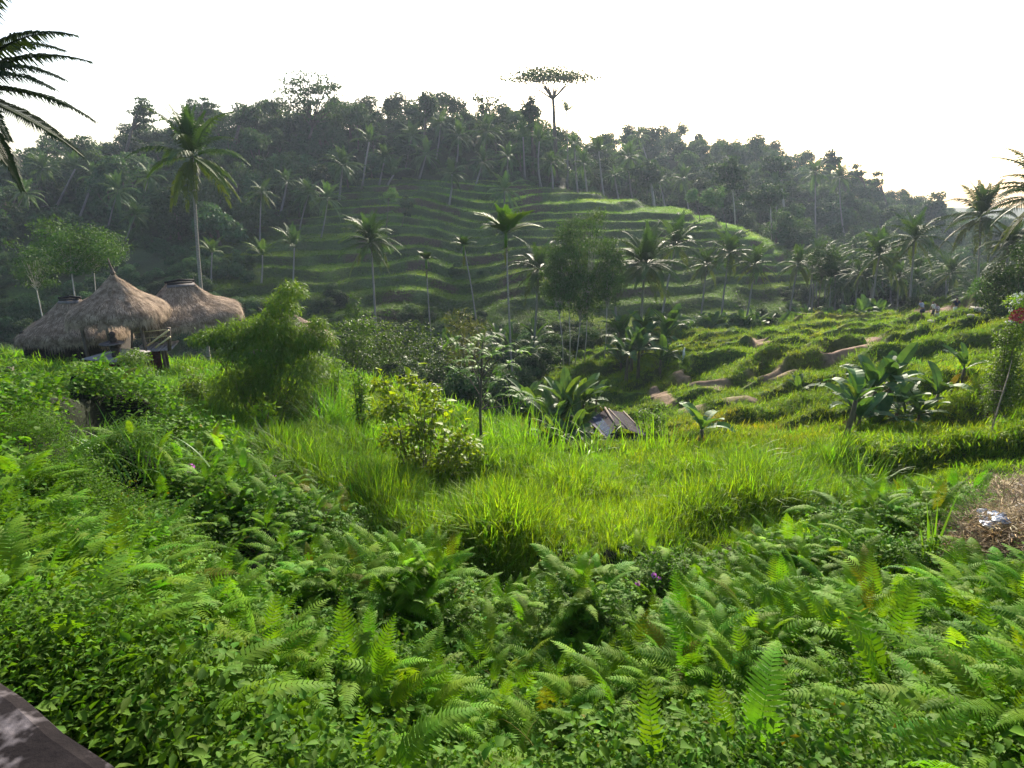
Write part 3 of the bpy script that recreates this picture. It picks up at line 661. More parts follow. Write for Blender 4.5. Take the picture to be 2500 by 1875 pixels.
AR = {nm: [tomesh('fan_frond', *frond_coco(a0, B, 24, .12, .42, .032, seed=300 + k), M_palm)] for k, (nm, a0, B) in enumerate([('up', 1.35, .5), ('high', .95, .7), ('mid', .55, .9), ('low', -.3, .9)])}
def spec_coco(st):
    r = random
    if st == 'coco': return [('up', 4), ('high', 6), ('mid', 6), ('out', 7), ('low', 7), ('hang', 5)]
    if st == 'tall': return [('up', 9), ('high', 3), ('mid', 3), ('out', 4), ('low', 4), ('hang', 8)]
    if st == 'young': return [('up', 4), ('high', 6), ('mid', 5), ('out', 2)]
    if st == 'droop': return [('up', 2), ('high', 3), ('mid', 4), ('out', 5), ('low', 7), ('hang', 6)]
    if st == 'areca': return [('up', 4), ('high', 6), ('mid', 4)]
def crown_list(st, far=False):
    out = []; j = random.uniform(0, 6)
    for nm, k in spec_coco(st):
        k = max(1, int(k * (.8 if far else 1)))
        for i in range(k):
            j += 2.4 + random.uniform(-.35, .35)
            tint = {'hang': (1.25, .95, .6), 'low': (1.05, 1.0, .9)}.get(nm, (1, 1, 1))
            v = random.uniform(.8, 1.25); fam = AR if st == 'areca' else CO
            key = nm + ('_f' if far and st != 'areca' else '')
            out.append((random.choice(fam[key]), j, random.uniform(-.12, .12), random.uniform(.85, 1.1) * (.8 if nm == 'up' else 1), tuple(t * v for t in tint)))
    return out
def trunk_mesh(base, top, r0, r1, bow, mat=M_trunk, n=9, ns=8, name='trunk'):
    b = MB(); d = Vector(top) - Vector(base); side = Vector((random.uniform(-1, 1), random.uniform(-.4, .4), 0)) * bow
    pts = [Vector((0, 0, -.3)) + d * (i / n) + side * math.sin(PI * i / n) for i in range(n + 1)]
    rad = [r0 * (1.35 if i == 0 else 1) + (r1 - r0) * i / n for i in range(n + 1)]
    b.tube(pts, rad, ns); return b.mesh(name, mat)
NUT = None
def palm(cx, cy, bx, Y, cpx, st, label, col=WH, far=False, group='palms of the valley and the far slope', parts=True, gy=760):
    r = cpx * Y / 1490 / 2 * 1.24; top = at(cx, cy, Y); base = stand(bx, Y, gy)
    t = thing('areca_palm' if st == 'areca' else 'coconut_palm', label, 'palm tree', base, 0, group)
    tr = .07 if st == 'areca' else (.22 if Y > 135 else .125)
    h = top - base
    put('trunk', trunk_mesh(base, top, tr * 1.15, tr * .75, h.z * .045 * random.uniform(-1, 1), n=6 if far else 10), t)
    loc = h + Vector((0, 0, -.3))
    if st == 'areca':
        b = MB(); b.tube([loc + Vector((0, 0, -.9)), loc + Vector((0, 0, -.4)), loc + Vector((0, 0, .1))], [.10, .13, .08], 8)
        put('crown_shaft', b.mesh('crown_shaft', M_leaf), t, color=(.9, 1.1, .7))
        for i in range(7):
            q = put('spent_flower_stalk', CO['hang'][i % 2], t, loc + Vector((0, 0, -.6 - .35 * (i % 3))), (0, .5, i * .9), .55 if i % 2 else .8, color=(1.3, .85, .5))
    if parts:
        for me, rz, ry, s, c in crown_list(st, far):
            put('frond', me, t, loc, (random.uniform(-.1, .1), ry, rz), r * s, color=tuple(a * b for a, b in zip(c, col)))
    else:
        put('crown', random.choice(FARCROWN), t, loc, (0, 0, random.uniform(0, 6.28)), r, color=col)
    return t
def bake_crown(st, seed):
    random.seed(seed); V = []; Fc = []; n = 0
    for me, rz, ry, s, c in crown_list(st, True):
        M = Matrix.Rotation(rz, 4, 'Z') @ Matrix.Rotation(ry, 4, 'Y') @ Matrix.Scale(s, 4)
        for v in me.vertices: V.append(tuple(M @ v.co))
        Fc += [[i + n for i in p.vertices] for p in me.polygons]; n += len(me.vertices)
    b = MB(); b.add(V, Fc); return b.mesh('palm_crown', M_palm, False)
FARCROWN = [bake_crown(s, 500 + i) for i, s in enumerate(['coco', 'droop', 'coco', 'young', 'tall'])]
random.seed(21)
PG = 'coconut palms rising from the valley'
P_ = [ # crown px, crown py, base px, Y, crown width px, style, label, tint
 (468, 372, 490, 46, 222, 'tall', 'tallest coconut palm, rising behind the thatched huts with brown hanging fronds', (1.0, 1.0, .95)),
 (905, 585, 911, 70, 150, 'coco', 'coconut palm with pale straight trunk in front of the left end of the terraces', WH),
 (718, 600, 722, 99, 118, 'young', 'stiff upright palm between the tallest palm and the terraces', (1, 1.05, .9)),
 (638, 466, 655, 118, 78, 'droop', 'thin palm against the dark wood above the stiff upright palm', WH),
 (640, 618, 645, 98, 88, 'young', 'short yellow green palm behind the feathery bamboo bush', (1.4, 1.35, .7)),
 (517, 612, 525, 96, 84, 'young', 'short bright palm just right of the tallest trunk', (1.35, 1.3, .7)),
 (1132, 592, 1172, 58, 54, 'areca', 'slender leaning palm with small round crown, middle of the three thin palms', WH),
 (1040, 628, 1056, 62, 48, 'areca', 'slender palm with the smallest crown, first of the three thin palms', (.85, .85, .85)),
 (1235, 560, 1256, 42, 138, 'areca', 'yellow green fan crowned palm in the middle of the valley', (1.6, 1.6, .7)),
 (1316, 650, 1303, 66, 158, 'droop', 'dark drooping coconut palm right of the fan crowned palm', (.85, .85, .9)),
 (1576, 640, 1568, 62, 196, 'coco', 'broad grey green coconut palm, largest in the middle of the valley', WH),
 (1650, 592, 1612, 82, 150, 'coco', 'coconut palm partly hidden behind the largest middle palm', WH),
 (1500, 640, 1510, 84, 96, 'droop', 'dark palm tucked behind the largest middle palm on its left side', (.8, .8, .85)),
 (1726, 640, 1710, 86, 104, 'coco', 'shorter palm right of the largest middle palm', WH),
 (1782, 612, 1765, 84, 124, 'coco', 'coconut palm with tall ragged crown before the right end of the terraces', WH),
 (1844, 640, 1822, 82, 112, 'coco', 'coconut palm with leaning trunk before the right foot of the terraces', WH),
 (1949, 640, 1928, 84, 100, 'coco', 'palm with loose crown above the banana row', WH),
 (1985, 650, 1975, 88, 84, 'droop', 'dark drooping palm among slender trees above the banana row', (.8, .8, .8)),
 (2097, 662, 2092, 90, 90, 'droop', 'dark drooping palm behind the hump of the near slope', (.75, .75, .8)),
 (2148, 618, 2137, 80, 138, 'coco', 'first of the three large palms behind the walkers', WH),
 (2195, 672, 2200, 95, 96, 'coco', 'low palm between two larger palms behind the walkers', (.9, .9, .95)),
 (2234, 578, 2224, 78, 150, 'coco', 'second of the three large palms behind the walkers, with upright spear fronds', WH),
 (2324, 662, 2308, 100, 108, 'coco', 'hazy lower palm behind the walker in the dark shirt', WH),
 (2396, 522, 2381, 74, 170, 'tall', 'tall dark palm standing against the white sky at the right', (.75, .7, .75)),
 (2470, 590, 2450, 64, 120, 'coco', 'ragged palm against the sky beside the tall dark palm', (.7, .65, .7)),
 (2565, 470, 2600, 42, 250, 'coco', 'palm at the right edge with only its fronds in view', (.8, .75, .8)),
 (2030, 672, 2036, 80, 70, 'areca', 'bushy headed palm with two pale trunks beside it', (.6, .65, .6)),
]
for q in P_: palm(*q[:7], col=q[7], far=q[3] > 75, group=PG)
# far palms on the wooded slope
FP = [(901, 343, 905, 158, 62), (837, 401, 850, 150, 76), (1040, 376, 1036, 166, 66), (961, 424, 961, 160, 70), (1103, 422, 1103, 148, 62), (1186, 318, 1182, 176, 66), (1317, 342, 1317, 168, 64),
      (1277, 331, 1280, 172, 62), (1383, 270, 1377, 176, 46), (1179, 392, 1166, 164, 52), (1232, 462, 1232, 140, 74), (1402, 347, 1402, 168, 56), (800, 482, 799, 128, 66), (754, 470, 752, 132, 62),
      (1462, 366, 1464, 172, 62), (1536, 381, 1531, 190, 60), (1667, 435, 1667, 190, 52), (1991, 420, 1966, 205, 60), (2050, 432, 2034, 215, 56), (104, 409, 119, 150, 66), (183, 409, 183, 150, 70), (287, 463, 300, 128, 70),
      (364, 428, 382, 136, 64), (1120, 330, 1122, 175, 60), (1240, 380, 1238, 168, 50), (1075, 300, 1077, 180, 56), (1345, 395, 1344, 164, 50), (700, 440, 705, 140, 52), (1560, 330, 1560, 250, 44), (1893, 445, 1880, 200, 46),
      (330, 520, 336, 120, 60), (230, 430, 236, 140, 56), (60, 470, 66, 130, 60), (1005, 330, 1004, 172, 58), (940, 380, 944, 162, 50), (1425, 395, 1424, 166, 46), (1500, 425, 1500, 176, 44), (1610, 440, 1610, 182, 40)]
for i, (a, b, c, Y, w) in enumerate(FP):
    side = 'on the dark slope behind the huts' if a < 500 else ('at the edge of the wood above the terraces' if a < 1440 else 'on the hazy ridge beyond the terraces')
    palm(a, b, c, Y - 4, w * 1.3, 'coco', 'distant coconut palm ' + (' with long bare trunk, ' if Y > 155 else ' with drooping crown, ') + ('left of the tallest palm' if a < 460 else 'above the stiff upright palm' if a < 860 else 'left of the fan crowned palm' if a < 1110 else 'above the fan crowned palm' if a < 1290 else 'under the flat topped tree' if a < 1440 else 'right of the flat topped tree' if a < 1700 else 'far right'), col=tuple(random.uniform(1.1, 1.7) * np.array([1, 1, 1.0])), far=True, group='distant palms ' + side, parts=False)
# extra palms massed in the valley mouth to the right and along the skyline
random.seed(5)
for i in range(26):
    Y = random.uniform(86, 125); px = random.uniform(1960, 2520); py = 560 + 100 * random.random() + (px - 2000) * .12
    palm(px, py + 30, px + random.uniform(-14, 14), Y, random.uniform(80, 120), 'coco', 'hazy palm crowded in the valley mouth behind the near slope', col=(.85, .9, .95), far=True, group='palms crowded in the valley mouth', parts=False)
# near palm at the top left, only its fronds reach into the frame
t = thing('coconut_palm', 'near coconut palm at the top left corner with only its long dark fronds in view', 'palm tree', stand(-260, 15, 700))
base = Vector(t.location); topc = at(-110, 180, 15) - base
put('trunk', trunk_mesh(base, base + topc, .2, .14, .3), t)
for (a0, B, rz, ln, tw) in [(1.35, .6, .2, 3.3, .1), (1.0, .9, -.45, 3.2, 0), (.6, .9, .35, 3.2, .1), (1.25, .9, -.1, 3.4, 0), (.25, .8, -.35, 3.3, 0), (1.15, .9, .15, 3.6, .1), (.75, 1.0, .05, 3.5, 0), (.42, 1.0, -.15, 3.1, .1), (.05, .75, .1, 3.3, 0), (-.35, .55, .0, 3.1, .2), (-.9, .35, -.3, 2.9, 0), (-.15, .9, -.6, 3.0, 0),
                            (.9, 1.2, 1.2, 3.3, 0), (.5, 1.3, 2.0, 3.3, 0), (.2, 1.1, 2.9, 3.2, 0), (.8, 1.2, 3.7, 3.3, 0), (.4, 1.2, 4.4, 3.3, 0), (-.2, .9, 5.0, 3.2, 0), (1.35, .5, 4.0, 3.0, 0)]:
    me = tomesh('palm_frond', *frond_coco(a0, B, 60, .85, .22, .0095, seed=int(1000 + rz * 100 + a0 * 37)), M_palm)
    put('frond', me, t, topc + Vector((0, 0, -.3)), (tw, 0, rz), ln * .88, color=(.4, .4, .45))

# ------------------------------------------------------------------ broadleaf trees
def tree_mesh(seed, n=2300, R_=4.2, leaf=.62, squash=.8, lobes=11):
    global rng; rng = np.random.default_rng(seed); lb = []
    for k in range(lobes):
        a = rng.uniform(0, 2 * PI); r = R_ * .62 * math.sqrt(rng.uniform(0, 1)); zz = rng.uniform(.15, 1.0)
        s = R_ * rng.uniform(.28, .5) * (1.15 - .35 * zz); lb.append((r * math.cos(a) * (1.25 - .6 * zz), r * math.sin(a) * (1.25 - .6 * zz), zz * R_ * 1.5 * squash, s, s, s * .75))
    return cloud(lb, n, leaf, leaf * .62, .7, zmin=-.6)
TREE_V = [tree_mesh(700 + k, 2300, 4.2, .46 + .05 * (k % 3), [.8, 1.1, .65][k % 3]) for k in range(7)]
TREE_T = [npmesh('tree_crown', V, Fa, M_tree) for V, Fa in TREE_V]
TREE_S = [npmesh('tree_crown_s', V, Fa, M_tree_i) for V, Fa in TREE_V]
TTR = MB(); TTR.tube([(0, 0, -1), (.1, 0, 1), (0, .1, 3), (.2, -.1, 5.5)], [.34, .26, .2, .1], 6); TTR.tube([(.05, 0, 2), (1.2, .3, 3.8), (1.9, .5, 5)], [.14, .1, .05], 5); TTR.tube([(.05, 0, 2.4), (-1.1, -.3, 4.2), (-1.6, .4, 5.4)], [.14, .1, .05], 5)
TTRUNK = TTR.mesh('tree_trunk', M_trunk_d)
def forest_ok(x, y):
    p = pxh(x, y); lim = np.interp(p, [-500, 0, 560, 680, 780, 900, 1050, 1440, 1500, 1750, 1950, 2050, 2500], [112, 114, 116, 126, 138, 156, 164, 165, 184, 178, 150, 118, 105])
    return y > lim
rng = np.random.default_rng(77)
cand = []; cell = {}
def try_add(x, y, dmin):
    k = (int(x // 5), int(y // 5))
    for i in (-1, 0, 1):
        for j in (-1, 0, 1):
            for (a, b) in cell.get((k[0] + i, k[1] + j), ()):
                if (a - x) ** 2 + (b - y) ** 2 < dmin * dmin: return False
    cell.setdefault(k, []).append((x, y)); return True
for _ in range(9000):
    Y = math.exp(random.uniform(math.log(100), math.log(345))); u = random.uniform(-1.0, 1.0); x = u * Y
    if not forest_ok(np.array([x]), np.array([Y]))[0]: continue
    if u < .12 and Y > 232: continue
    ap = float(pxh(np.array([x]), np.array([Y]))[0])
    if any(abs(ap - a_) < w_ * .55 and Yp - 30 < Y < Yp + 1 for (a_, b_, c_, Yp, w_) in FP): continue
    if try_add(x, Y, 4.3 + Y * .008): cand.append((x, Y))
cand.sort(key=lambda c: c[1]); cx_ = np.array([c[0] for c in cand]); cy_ = np.array([c[1] for c in cand]); cz_ = ground(cx_, cy_)
ppx = pxh(cx_, cy_); sel = [i for i in range(len(cand)) if -60 < ppx[i] < 2560]; ind = sel[:255]; rest = [i for i in range(len(cand)) if i not in set(ind)]
def leaf_tint(x, y):
    v = .65 + .8 * vnoise(x / 13, y / 13, 401); g = vnoise(x / 9, y / 9, 403); return np.array([v * (.85 + .35 * g), v, v * (1.1 - .25 * g)])
for i in ind:
    x, y, z = cx_[i], cy_[i], cz_[i]; a = ppx[i]; c = leaf_tint(x, y) * random.uniform(.75, 1.3)
    side = 'in the dark wood behind the huts' if a < 620 else ('in the wood above the terraces' if a < 1440 else ('on the hazy ridge beyond the terraces' if a < 1990 else 'in the valley mouth behind the palms'))
    zs = [(200, 'above the leftmost hut'), (300, 'above the pointed hut'), (420, 'just left of the tallest palm'), (520, 'behind the tallest palm'), (620, 'right of the tallest palm'), (760, 'above the stiff upright palm'), (900, 'above the left end of the terraces'), (1060, 'above the two smallest thin palms'), (1240, 'above the fan crowned palm'), (1440, 'under the flat topped skyline tree'), (1650, 'behind the top terrace'), (1800, 'behind the round terrace bushes'), (1990, 'beyond the right edge of the terraces'), (2200, 'behind the valley mouth palms'), (9999, 'behind the tall dark palm')]
    where = next(b_ for a_, b_ in zs if a < a_); hh = 'low on the slope' if y < 140 else ('halfway up' if y < 185 else 'high up'); look = ('pale ' if c[1] > 1.12 else ('dark ' if c[1] < .85 else 'mid green ')) 
    t = thing('broadleaf_tree', look + 'bushy tree ' + hh + ' ' + where, 'tree', (x, y, z), random.uniform(0, 6.28), 'bushy trees ' + side)
    s = random.uniform(.75, 1.3); put('crown', random.choice(TREE_T), t, (0, 0, 1.0 * s), (0, 0, 0), (s, s, s * random.uniform(.9, 1.25)), color=c); put('trunk', TTRUNK, t, (0, 0, 0), (0, 0, 0), s)
rx, ry = cx_[rest], cy_[rest]; n = len(rest); s = rng.uniform(.8, 1.35, n)
TT = np.array([leaf_tint(a, b) for a, b in zip(rx, ry)]) * rng.uniform(.75, 1.3, (n, 1))
scatter('woods', TREE_S, np.stack([rx, ry, cz_[rest] + .8], 1), np.stack([np.zeros(n), np.zeros(n), rng.uniform(0, 6.28, n)], 1), np.stack([s, s, s * rng.uniform(.9, 1.3, n)], 1), rng.integers(0, 7, n), TT,
        'dense woods closing the hill and ridge, crowns running together', 'woods')
# scrub: low dark bushes on slopes and the valley floor
n = 10000; x, y = uv_points(n, -1.0, 1.0, 37, 240); p = pxh(x, y)
lowv = (y < 88) & (p < 1900) & (y > np.interp(p, [0, 900, 1000, 1250, 1350, 1500, 1900], [50, 48, 37, 37, 58, 66, 74])); slope = (y > 86) & (y < 122) & (p < 640) & (vnoise(x / 6, y / 6, 411) > .42); fr = forest_ok(x, y)
sp = (terr_mask(x, y) > .2) & (y < 130) & (vnoise(x / 7, y / 7, 415) > .78) & (rng.random(n) < .5)
ok = lowv | slope | fr | sp | ((y > 72) & (p > 1900) & (y < 120)); x, y = x[ok], y[ok]; n = len(x)
TT = np.array([leaf_tint(a, b) for a, b in zip(x, y)]) * rng.uniform(.7, 1.4, (n, 1)) * np.where(pxh(x, y) < 640, 1.15, 1)[:, None]
scatter('hillside_scrub', TREE_S, np.stack([x, y, ground(x, y) - .3], 1), np.stack([np.zeros(n), np.zeros(n), rng.uniform(0, 6.28, n)], 1), rng.uniform(.16, .42, n), rng.integers(0, 7, n), TT,
        'dark scrub filling the gully and the slopes between the trees', 'scrub')

# airy flat layered trees
def airy(name, label, px, py_top, Y, wpx, hpx, base_px, layers, mat=M_tree, trunk=M_trunk_d, col=WH, n=1500, leaf=.42, flat=.10, seed=1, group=None, cat='tree', umbrella=False, tr=.22, base_py=760, dens=1.0):
    if Y > 165: tr = max(tr * 2, .5)
    random.seed(seed); k = Y / 1490; top = at(px, py_top, Y); base = stand(base_px, Y, base_py); Wm = wpx * k / 2; Hm = hpx * k
    t = thing(name, label, cat, base, 0, group); o = top - base; lb = []; b = MB(); fork = Vector((o.x * .6, 0, o.z - Hm * 1.05))
    b.tube([(0, 0, -.5), fork * .5 + Vector((.1, 0, 0)), fork], [tr, tr * .8, tr * .6], 7)
    for L_ in range(layers):
        f = L_ / max(1, layers - 1); z = o.z - Hm * (f * .85 + .05); wr = Wm * (1.0 if umbrella else (.45 + .6 * math.sin(PI * (.15 + .75 * f))))
        m = 2 if f < .15 and not umbrella else (11 if umbrella else 5)
        for q in range(m):
            a = 2 * PI * (q + random.random()) / m; r = wr * random.uniform(.25, .75); c = Vector((o.x + r * math.cos(a), r * math.sin(a) * .8, z + random.uniform(-.06, .06) * Hm))
            s = wr * random.uniform(.35, .6); lb.append((c.x, c.y, c.z, s, s * .8, max(.5 * leaf + .2, s * flat + .2)))
            b.tube([fork, (fork + c) * .5 + Vector((0, 0, Hm * .06)), c], [tr * .4, tr * .25, tr * .08], 5, False)
    global rng; rng = np.random.default_rng(seed)
    put('trunk', b.mesh('trunk', trunk), t); k2 = 1.7 if Y > 150 else 1.0; V, Fa = cloud(lb, int(n * dens), leaf * k2, leaf * .6 * k2, .2, zmin=-.9, droop=.25, out=.4)
    put('crown', npmesh('airy_crown', V, Fa, mat), t, color=col); return t
AS = 'airy trees breaking the skyline'
airy('umbrella_tree', 'wide flat topped tree standing highest on the skyline, in front of the glow', 1343, 184, 172, 235, 46, 1352, 1, seed=3, n=2500, leaf=.40, dens=1.0, umbrella=True, group=AS, flat=.08, tr=.32, col=(1.3, 1.1, .9))
airy('layered_tree', 'broad airy tree with tiered branches on the skyline left of the middle', 772, 180, 175, 180, 105, 775, 6, seed=4, n=2600, leaf=.45, group=AS)
airy('layered_tree', 'small tiered tree on the skyline just left of the tallest palm', 345, 240, 172, 62, 62, 350, 5, seed=5, n=900, leaf=.45, group=AS)
airy('layered_tree', 'tiered tree on the skyline just right of the tallest palm', 508, 236, 172, 44, 50, 505, 4, seed=6, n=600, group=AS)
airy('layered_tree', 'sparse airy tree on the skyline at the upper left slope', 112, 345, 172, 80, 40, 112, 3, seed=7, n=700, group=AS)
airy('layered_tree', 'low airy tree on the skyline between the tallest palm and the broad tiered tree', 610, 262, 176, 60, 26, 610, 2, seed=8, n=500, group=AS)
airy('round_tree', 'single round headed tree on a thin trunk on the skyline', 1044, 226, 176, 50, 50, 1047, 4, seed=9, n=1100, leaf=.5, flat=.6, group=AS)
airy('sparse_tree', 'very sparse tree with scattered twigs on the skyline left of the flat topped tree', 1180, 222, 176, 80, 46, 1190, 4, seed=10, n=260, leaf=.5, flat=.2, group=AS, tr=.12)
airy('sparse_tree', 'small dark tree under the flat topped tree on the skyline', 1296, 240, 174, 40, 60, 1298, 5, seed=11, n=1300, leaf=.5, flat=.5, group=AS)
airy('round_tree', 'rounded tree on the right ridge line above two thin leaning palms', 2034, 372, 250, 44, 34, 2034, 3, seed=12, n=900, leaf=.7, flat=.6, group=AS)
airy('layered_tree', 'small tiered tree on the right ridge line', 2090, 404, 255, 36, 34, 2092, 3, seed=13, n=420, leaf=.7, group=AS)
airy('layered_tree', 'last tiered tree down the right ridge line', 2138, 422, 255, 44, 40, 2140, 3, seed=14, n=420, leaf=.7, group=AS)
airy('round_tree', 'big domed tree at the foot of the right ridge line', 2287, 478, 235, 70, 90, 2290, 6, seed=15, n=2600, leaf=.7, flat=.6, group=AS)
RT = 'pale trunked trees on the ridge beyond the terraces'
airy('forked_tree', 'airy tree with tall pale forked trunks right behind the three round bushes', 1786, 385, 165, 96, 70, 1775, 4, trunk=M_trunk_p, seed=16, n=2000, leaf=.5, flat=.25, group=RT, tr=.2)
airy('forked_tree', 'airy tree with a pale V shaped trunk beyond the right edge of the terraces', 1876, 455, 160, 96, 40, 1863, 3, trunk=M_trunk_p, seed=17, n=1900, leaf=.5, flat=.25, group=RT, tr=.2)
airy('forked_tree', 'airy domed tree behind the top terrace', 1582, 398, 180, 84, 40, 1582, 3, trunk=M_trunk_p, seed=18, n=1700, leaf=.5, flat=.3, group=RT, tr=.18)
airy('forked_tree', 'airy tree with pale forks high on the hazy ridge', 1895, 385, 205, 90, 40, 1890, 3, trunk=M_trunk_p, seed=19, n=1500, leaf=.6, flat=.3, group=RT, tr=.2)
LT = 'airy trees beside the thatched huts'
airy('shade_tree', 'light green airy tree with pale leaning trunks behind the leftmost hut', 170, 548, 52, 230, 110, 165, 6, trunk=M_trunk_p, col=(1.25, 1.35, .9), seed=20, n=5200, leaf=.20, flat=.4, group=LT, tr=.08)
airy('shade_tree', 'lower airy tree at the far left behind the leftmost hut', 70, 590, 54, 150, 110, 90, 5, trunk=M_trunk_p, col=(1.15, 1.2, .9), seed=21, n=2200, leaf=.20, flat=.3, group=LT, tr=.07)
airy('shade_tree', 'airy tree just above the pointed hut roof', 240, 560, 55, 130, 90, 205, 5, trunk=M_trunk_p, col=(1.2, 1.3, .9), seed=22, n=1800, leaf=.20, flat=.3, group=LT, tr=.06)
MT = 'slender feathery trees in the middle of the valley'
for q, (a, b, w, h, bx, sd) in enumerate([(1390, 530, 110, 200, 1395, 31), (1445, 505, 130, 230, 1430, 32), (1490, 590, 90, 150, 1480, 33), (1360, 610, 90, 150, 1380, 34), (1430, 640, 120, 140, 1405, 35)]):
    airy('feathery_tree', ['feathery slender tree right of the dark drooping palm', 'tallest feathery tree left of the largest middle palm', 'feathery tree touching the largest middle palm', 'small feathery tree beside the dark drooping palm', 'lowest feathery tree amid thin pale stems'][q],
         a, b, 58, w, h, bx, 7, trunk=M_trunk_p, col=(1.5, 1.45, 1.0), seed=sd, n=4600, leaf=.21, flat=.4, group=MT, tr=.06)
airy('leafy_tree', 'leafy slender tree between palms above the banana row', 2018, 600, 82, 66, 80, 1994, 5, col=(.9, .9, .8), seed=36, n=1500, leaf=.3, flat=.4, tr=.09, group=PG)
airy('light_tree', 'small bright tree at the left end of the top terraces', 955, 462, 128, 34, 26, 952, 3, col=(2.1, 2.2, 1.4), seed=37, n=900, leaf=.3, flat=.6, tr=.1)
for q, (a, b, w, h, nm) in enumerate([(1690, 462, 36, 26, 'smallest of three round bushes at the end of the top terrace'), (1730, 462, 38, 34, 'middle one of three round bushes at the end of the top terrace'), (1755, 458, 50, 42, 'largest of three round bushes at the end of the top terrace')]):
    airy('round_bush', nm, a, b, 148, w, h, a, 4, col=(1.9, 2.0, 1.6), seed=40 + q, n=1300, leaf=.36, flat=.7, cat='bush', tr=.1, group='round bushes at the end of the top terrace')
airy('dark_bush', 'dark narrow bush near the left end of the top terraces', 990, 478, 130, 32, 44, 990, 3, col=(.8, .8, .8), seed=44, n=900, leaf=.36, flat=.7, cat='bush', tr=.08)
airy('dark_tree', 'dark leafy tree closing the right edge below the ragged palm', 2525, 575, 44, 150, 250, 2530, 8, col=(.75, .75, .65), seed=45, n=8000, leaf=.22, flat=.6, tr=.12)
airy('ferny_bush', 'bright ferny bush on pale stems at the crest by the tall dark palm', 2408, 688, 62, 80, 40, 2405, 3, trunk=M_trunk_p, col=(2.0, 2.2, 1.0), seed=46, n=1600, leaf=.22, flat=.5, cat='bush', tr=.04)
rng = np.random.default_rng(99); random.seed(99)

# ------------------------------------------------------------------ banana plants
def banana_leaf(L, W2, arch, a0, tears=0, seed=0):
    random.seed(seed); V = []; Fc = []; n = 11; p = np.zeros(3); pts = []; 
    for s in range(n + 1):
        pts.append(p.copy()); e = a0 - arch * (s / n) ** 1.5; p = p + np.array([math.cos(e), 0, math.sin(e)]) * L / n
    pts = np.array(pts)
    for s in range(2, n):
        x0, x1 = (s - 2) / (n - 2), (s - 1) / (n - 2); gap = .14 if tears and random.random() < tears else 0
        w = lambda x: W2 * (math.sin(PI * (.06 + .90 * x)) ** .55 if x < 1 else .02)
        t = pts[s + 1] - pts[s]; up = np.cross([0, 1, 0], t); up /= np.linalg.norm(up); up = -up if up[2] < 0 else up
        b1 = pts[s] + t * (1 - gap * 1.5)
        for sg in (-1, 1):
            dd = random.uniform(-.25, .05) if gap else 0; k = len(V); lift = .28 + dd
            V += [pts[s], b1, b1 + np.array([0, sg, 0]) * w(x1) * .93 + up * w(x1) * lift, pts[s] + np.array([0, sg, 0]) * w(x0) * .93 + up * w(x0) * lift]
            Fc.append((k, k + 1, k + 2, k + 3))
    for s in range(n):
        k = len(V); w0 = .035 * (1 - s / n) + .006; w1 = .035 * (1 - (s + 1) / n) + .006
        V += [pts[s] + [0, w0, 0], pts[s] + [0, -w0, 0], pts[s] + [0, 0, -w0], pts[s + 1] + [0, w1, 0], pts[s + 1] + [0, -w1, 0], pts[s + 1] + [0, 0, -w1]]
        Fc += [(k, k + 1, k + 4, k + 3), (k + 1, k + 2, k + 5, k + 4), (k + 2, k, k + 3, k + 5)]
    return V, Fc
BL = [tomesh('banana_leaf', *banana_leaf(2.0, .30, a, b, tr, 60 + k), M_banana) for k, (a, b, tr) in enumerate([(.5, 1.35, 0), (.9, 1.15, .1), (1.3, .95, .3), (1.7, .8, .5), (1.2, .6, .5), (.7, 1.0, 0)])]
BLD = tomesh('dead_banana_leaf', *banana_leaf(1.7, .22, 1.0, -.6, .6, 71), M_banana)
BST = MB(); BST.tube([(0, 0, -.6), (0, 0, .3), (.02, 0, 1.0)], [.14, .11, .07], 8); BSTEM = BST.mesh('banana_stem', M_stem)
def banana(loc, s, label, group, nl=8, stem=1.0, col=WH, dead=2, parts=True, name='banana_plant'):
    t = thing(name, label, 'banana plant', loc, random.uniform(0, 6.28), group); z = stem
    put('stem', BSTEM, t, (0, 0, 0), (0, 0, 0), (s, s, stem))
    if not parts: put('leaves', random.choice(BCR), t, (0, 0, z), (0, 0, 0), s, color=col); return t
    for i in range(nl):
        c = np.array(col) * random.uniform(.8, 1.25) * (np.array([1.35, 1.2, .9]) if random.random() < .15 else 1)
        put('leaf', random.choice(BL), t, (0, 0, z), (random.uniform(-.25, .25), random.uniform(-.15, .15), i * 2.4 + random.uniform(-.4, .4)), s * random.uniform(.75, 1.1), color=c)
    for i in range(dead): put('dead_leaf', BLD, t, (0, 0, z - .1), (0, .2, random.uniform(0, 6)), s * .8, color=(1.9, .8, .7))
    return t
def bake_banana(seed):
    random.seed(seed); V = []; Fc = []; n = 0
    for i in range(8):
        me = random.choice(BL); M = Matrix.Rotation(i * 2.4 + random.random(), 4, 'Z') @ Matrix.Rotation(random.uniform(-.2, .2), 4, 'X') @ Matrix.Scale(random.uniform(.75, 1.1), 4)
        for v in me.vertices: V.append(tuple(M @ v.co))
        Fc += [[j + n for j in p.vertices] for p in me.polygons]; n += len(me.vertices)
    b = MB(); b.add(V, Fc); return b.mesh('banana_leaves', M_banana, False)
BCR = [bake_banana(800 + i) for i in range(4)]; random.seed(31)
for (px, Y, sc_, z) in [(1345, 27, .9, 2.2), (1385, 28, .95, 2.4), (1415, 27.5, .9, 2.2), (1360, 25.5, .85, 1.7), (1400, 26, .8, 1.5), (1425, 29, .8, 2.2), (1320, 29, .8, 2.0), (1295, 31, .8, 2.2), (1375, 30, .95, 3.0)]:
    banana(stand(px, Y, 960), sc_ * 1.15, 'banana plant in the thick clump behind the tall grass in the middle', 'banana clump behind the tall grass', nl=11, stem=z * .85, col=(1.0, 1.0, 1.0), dead=2)
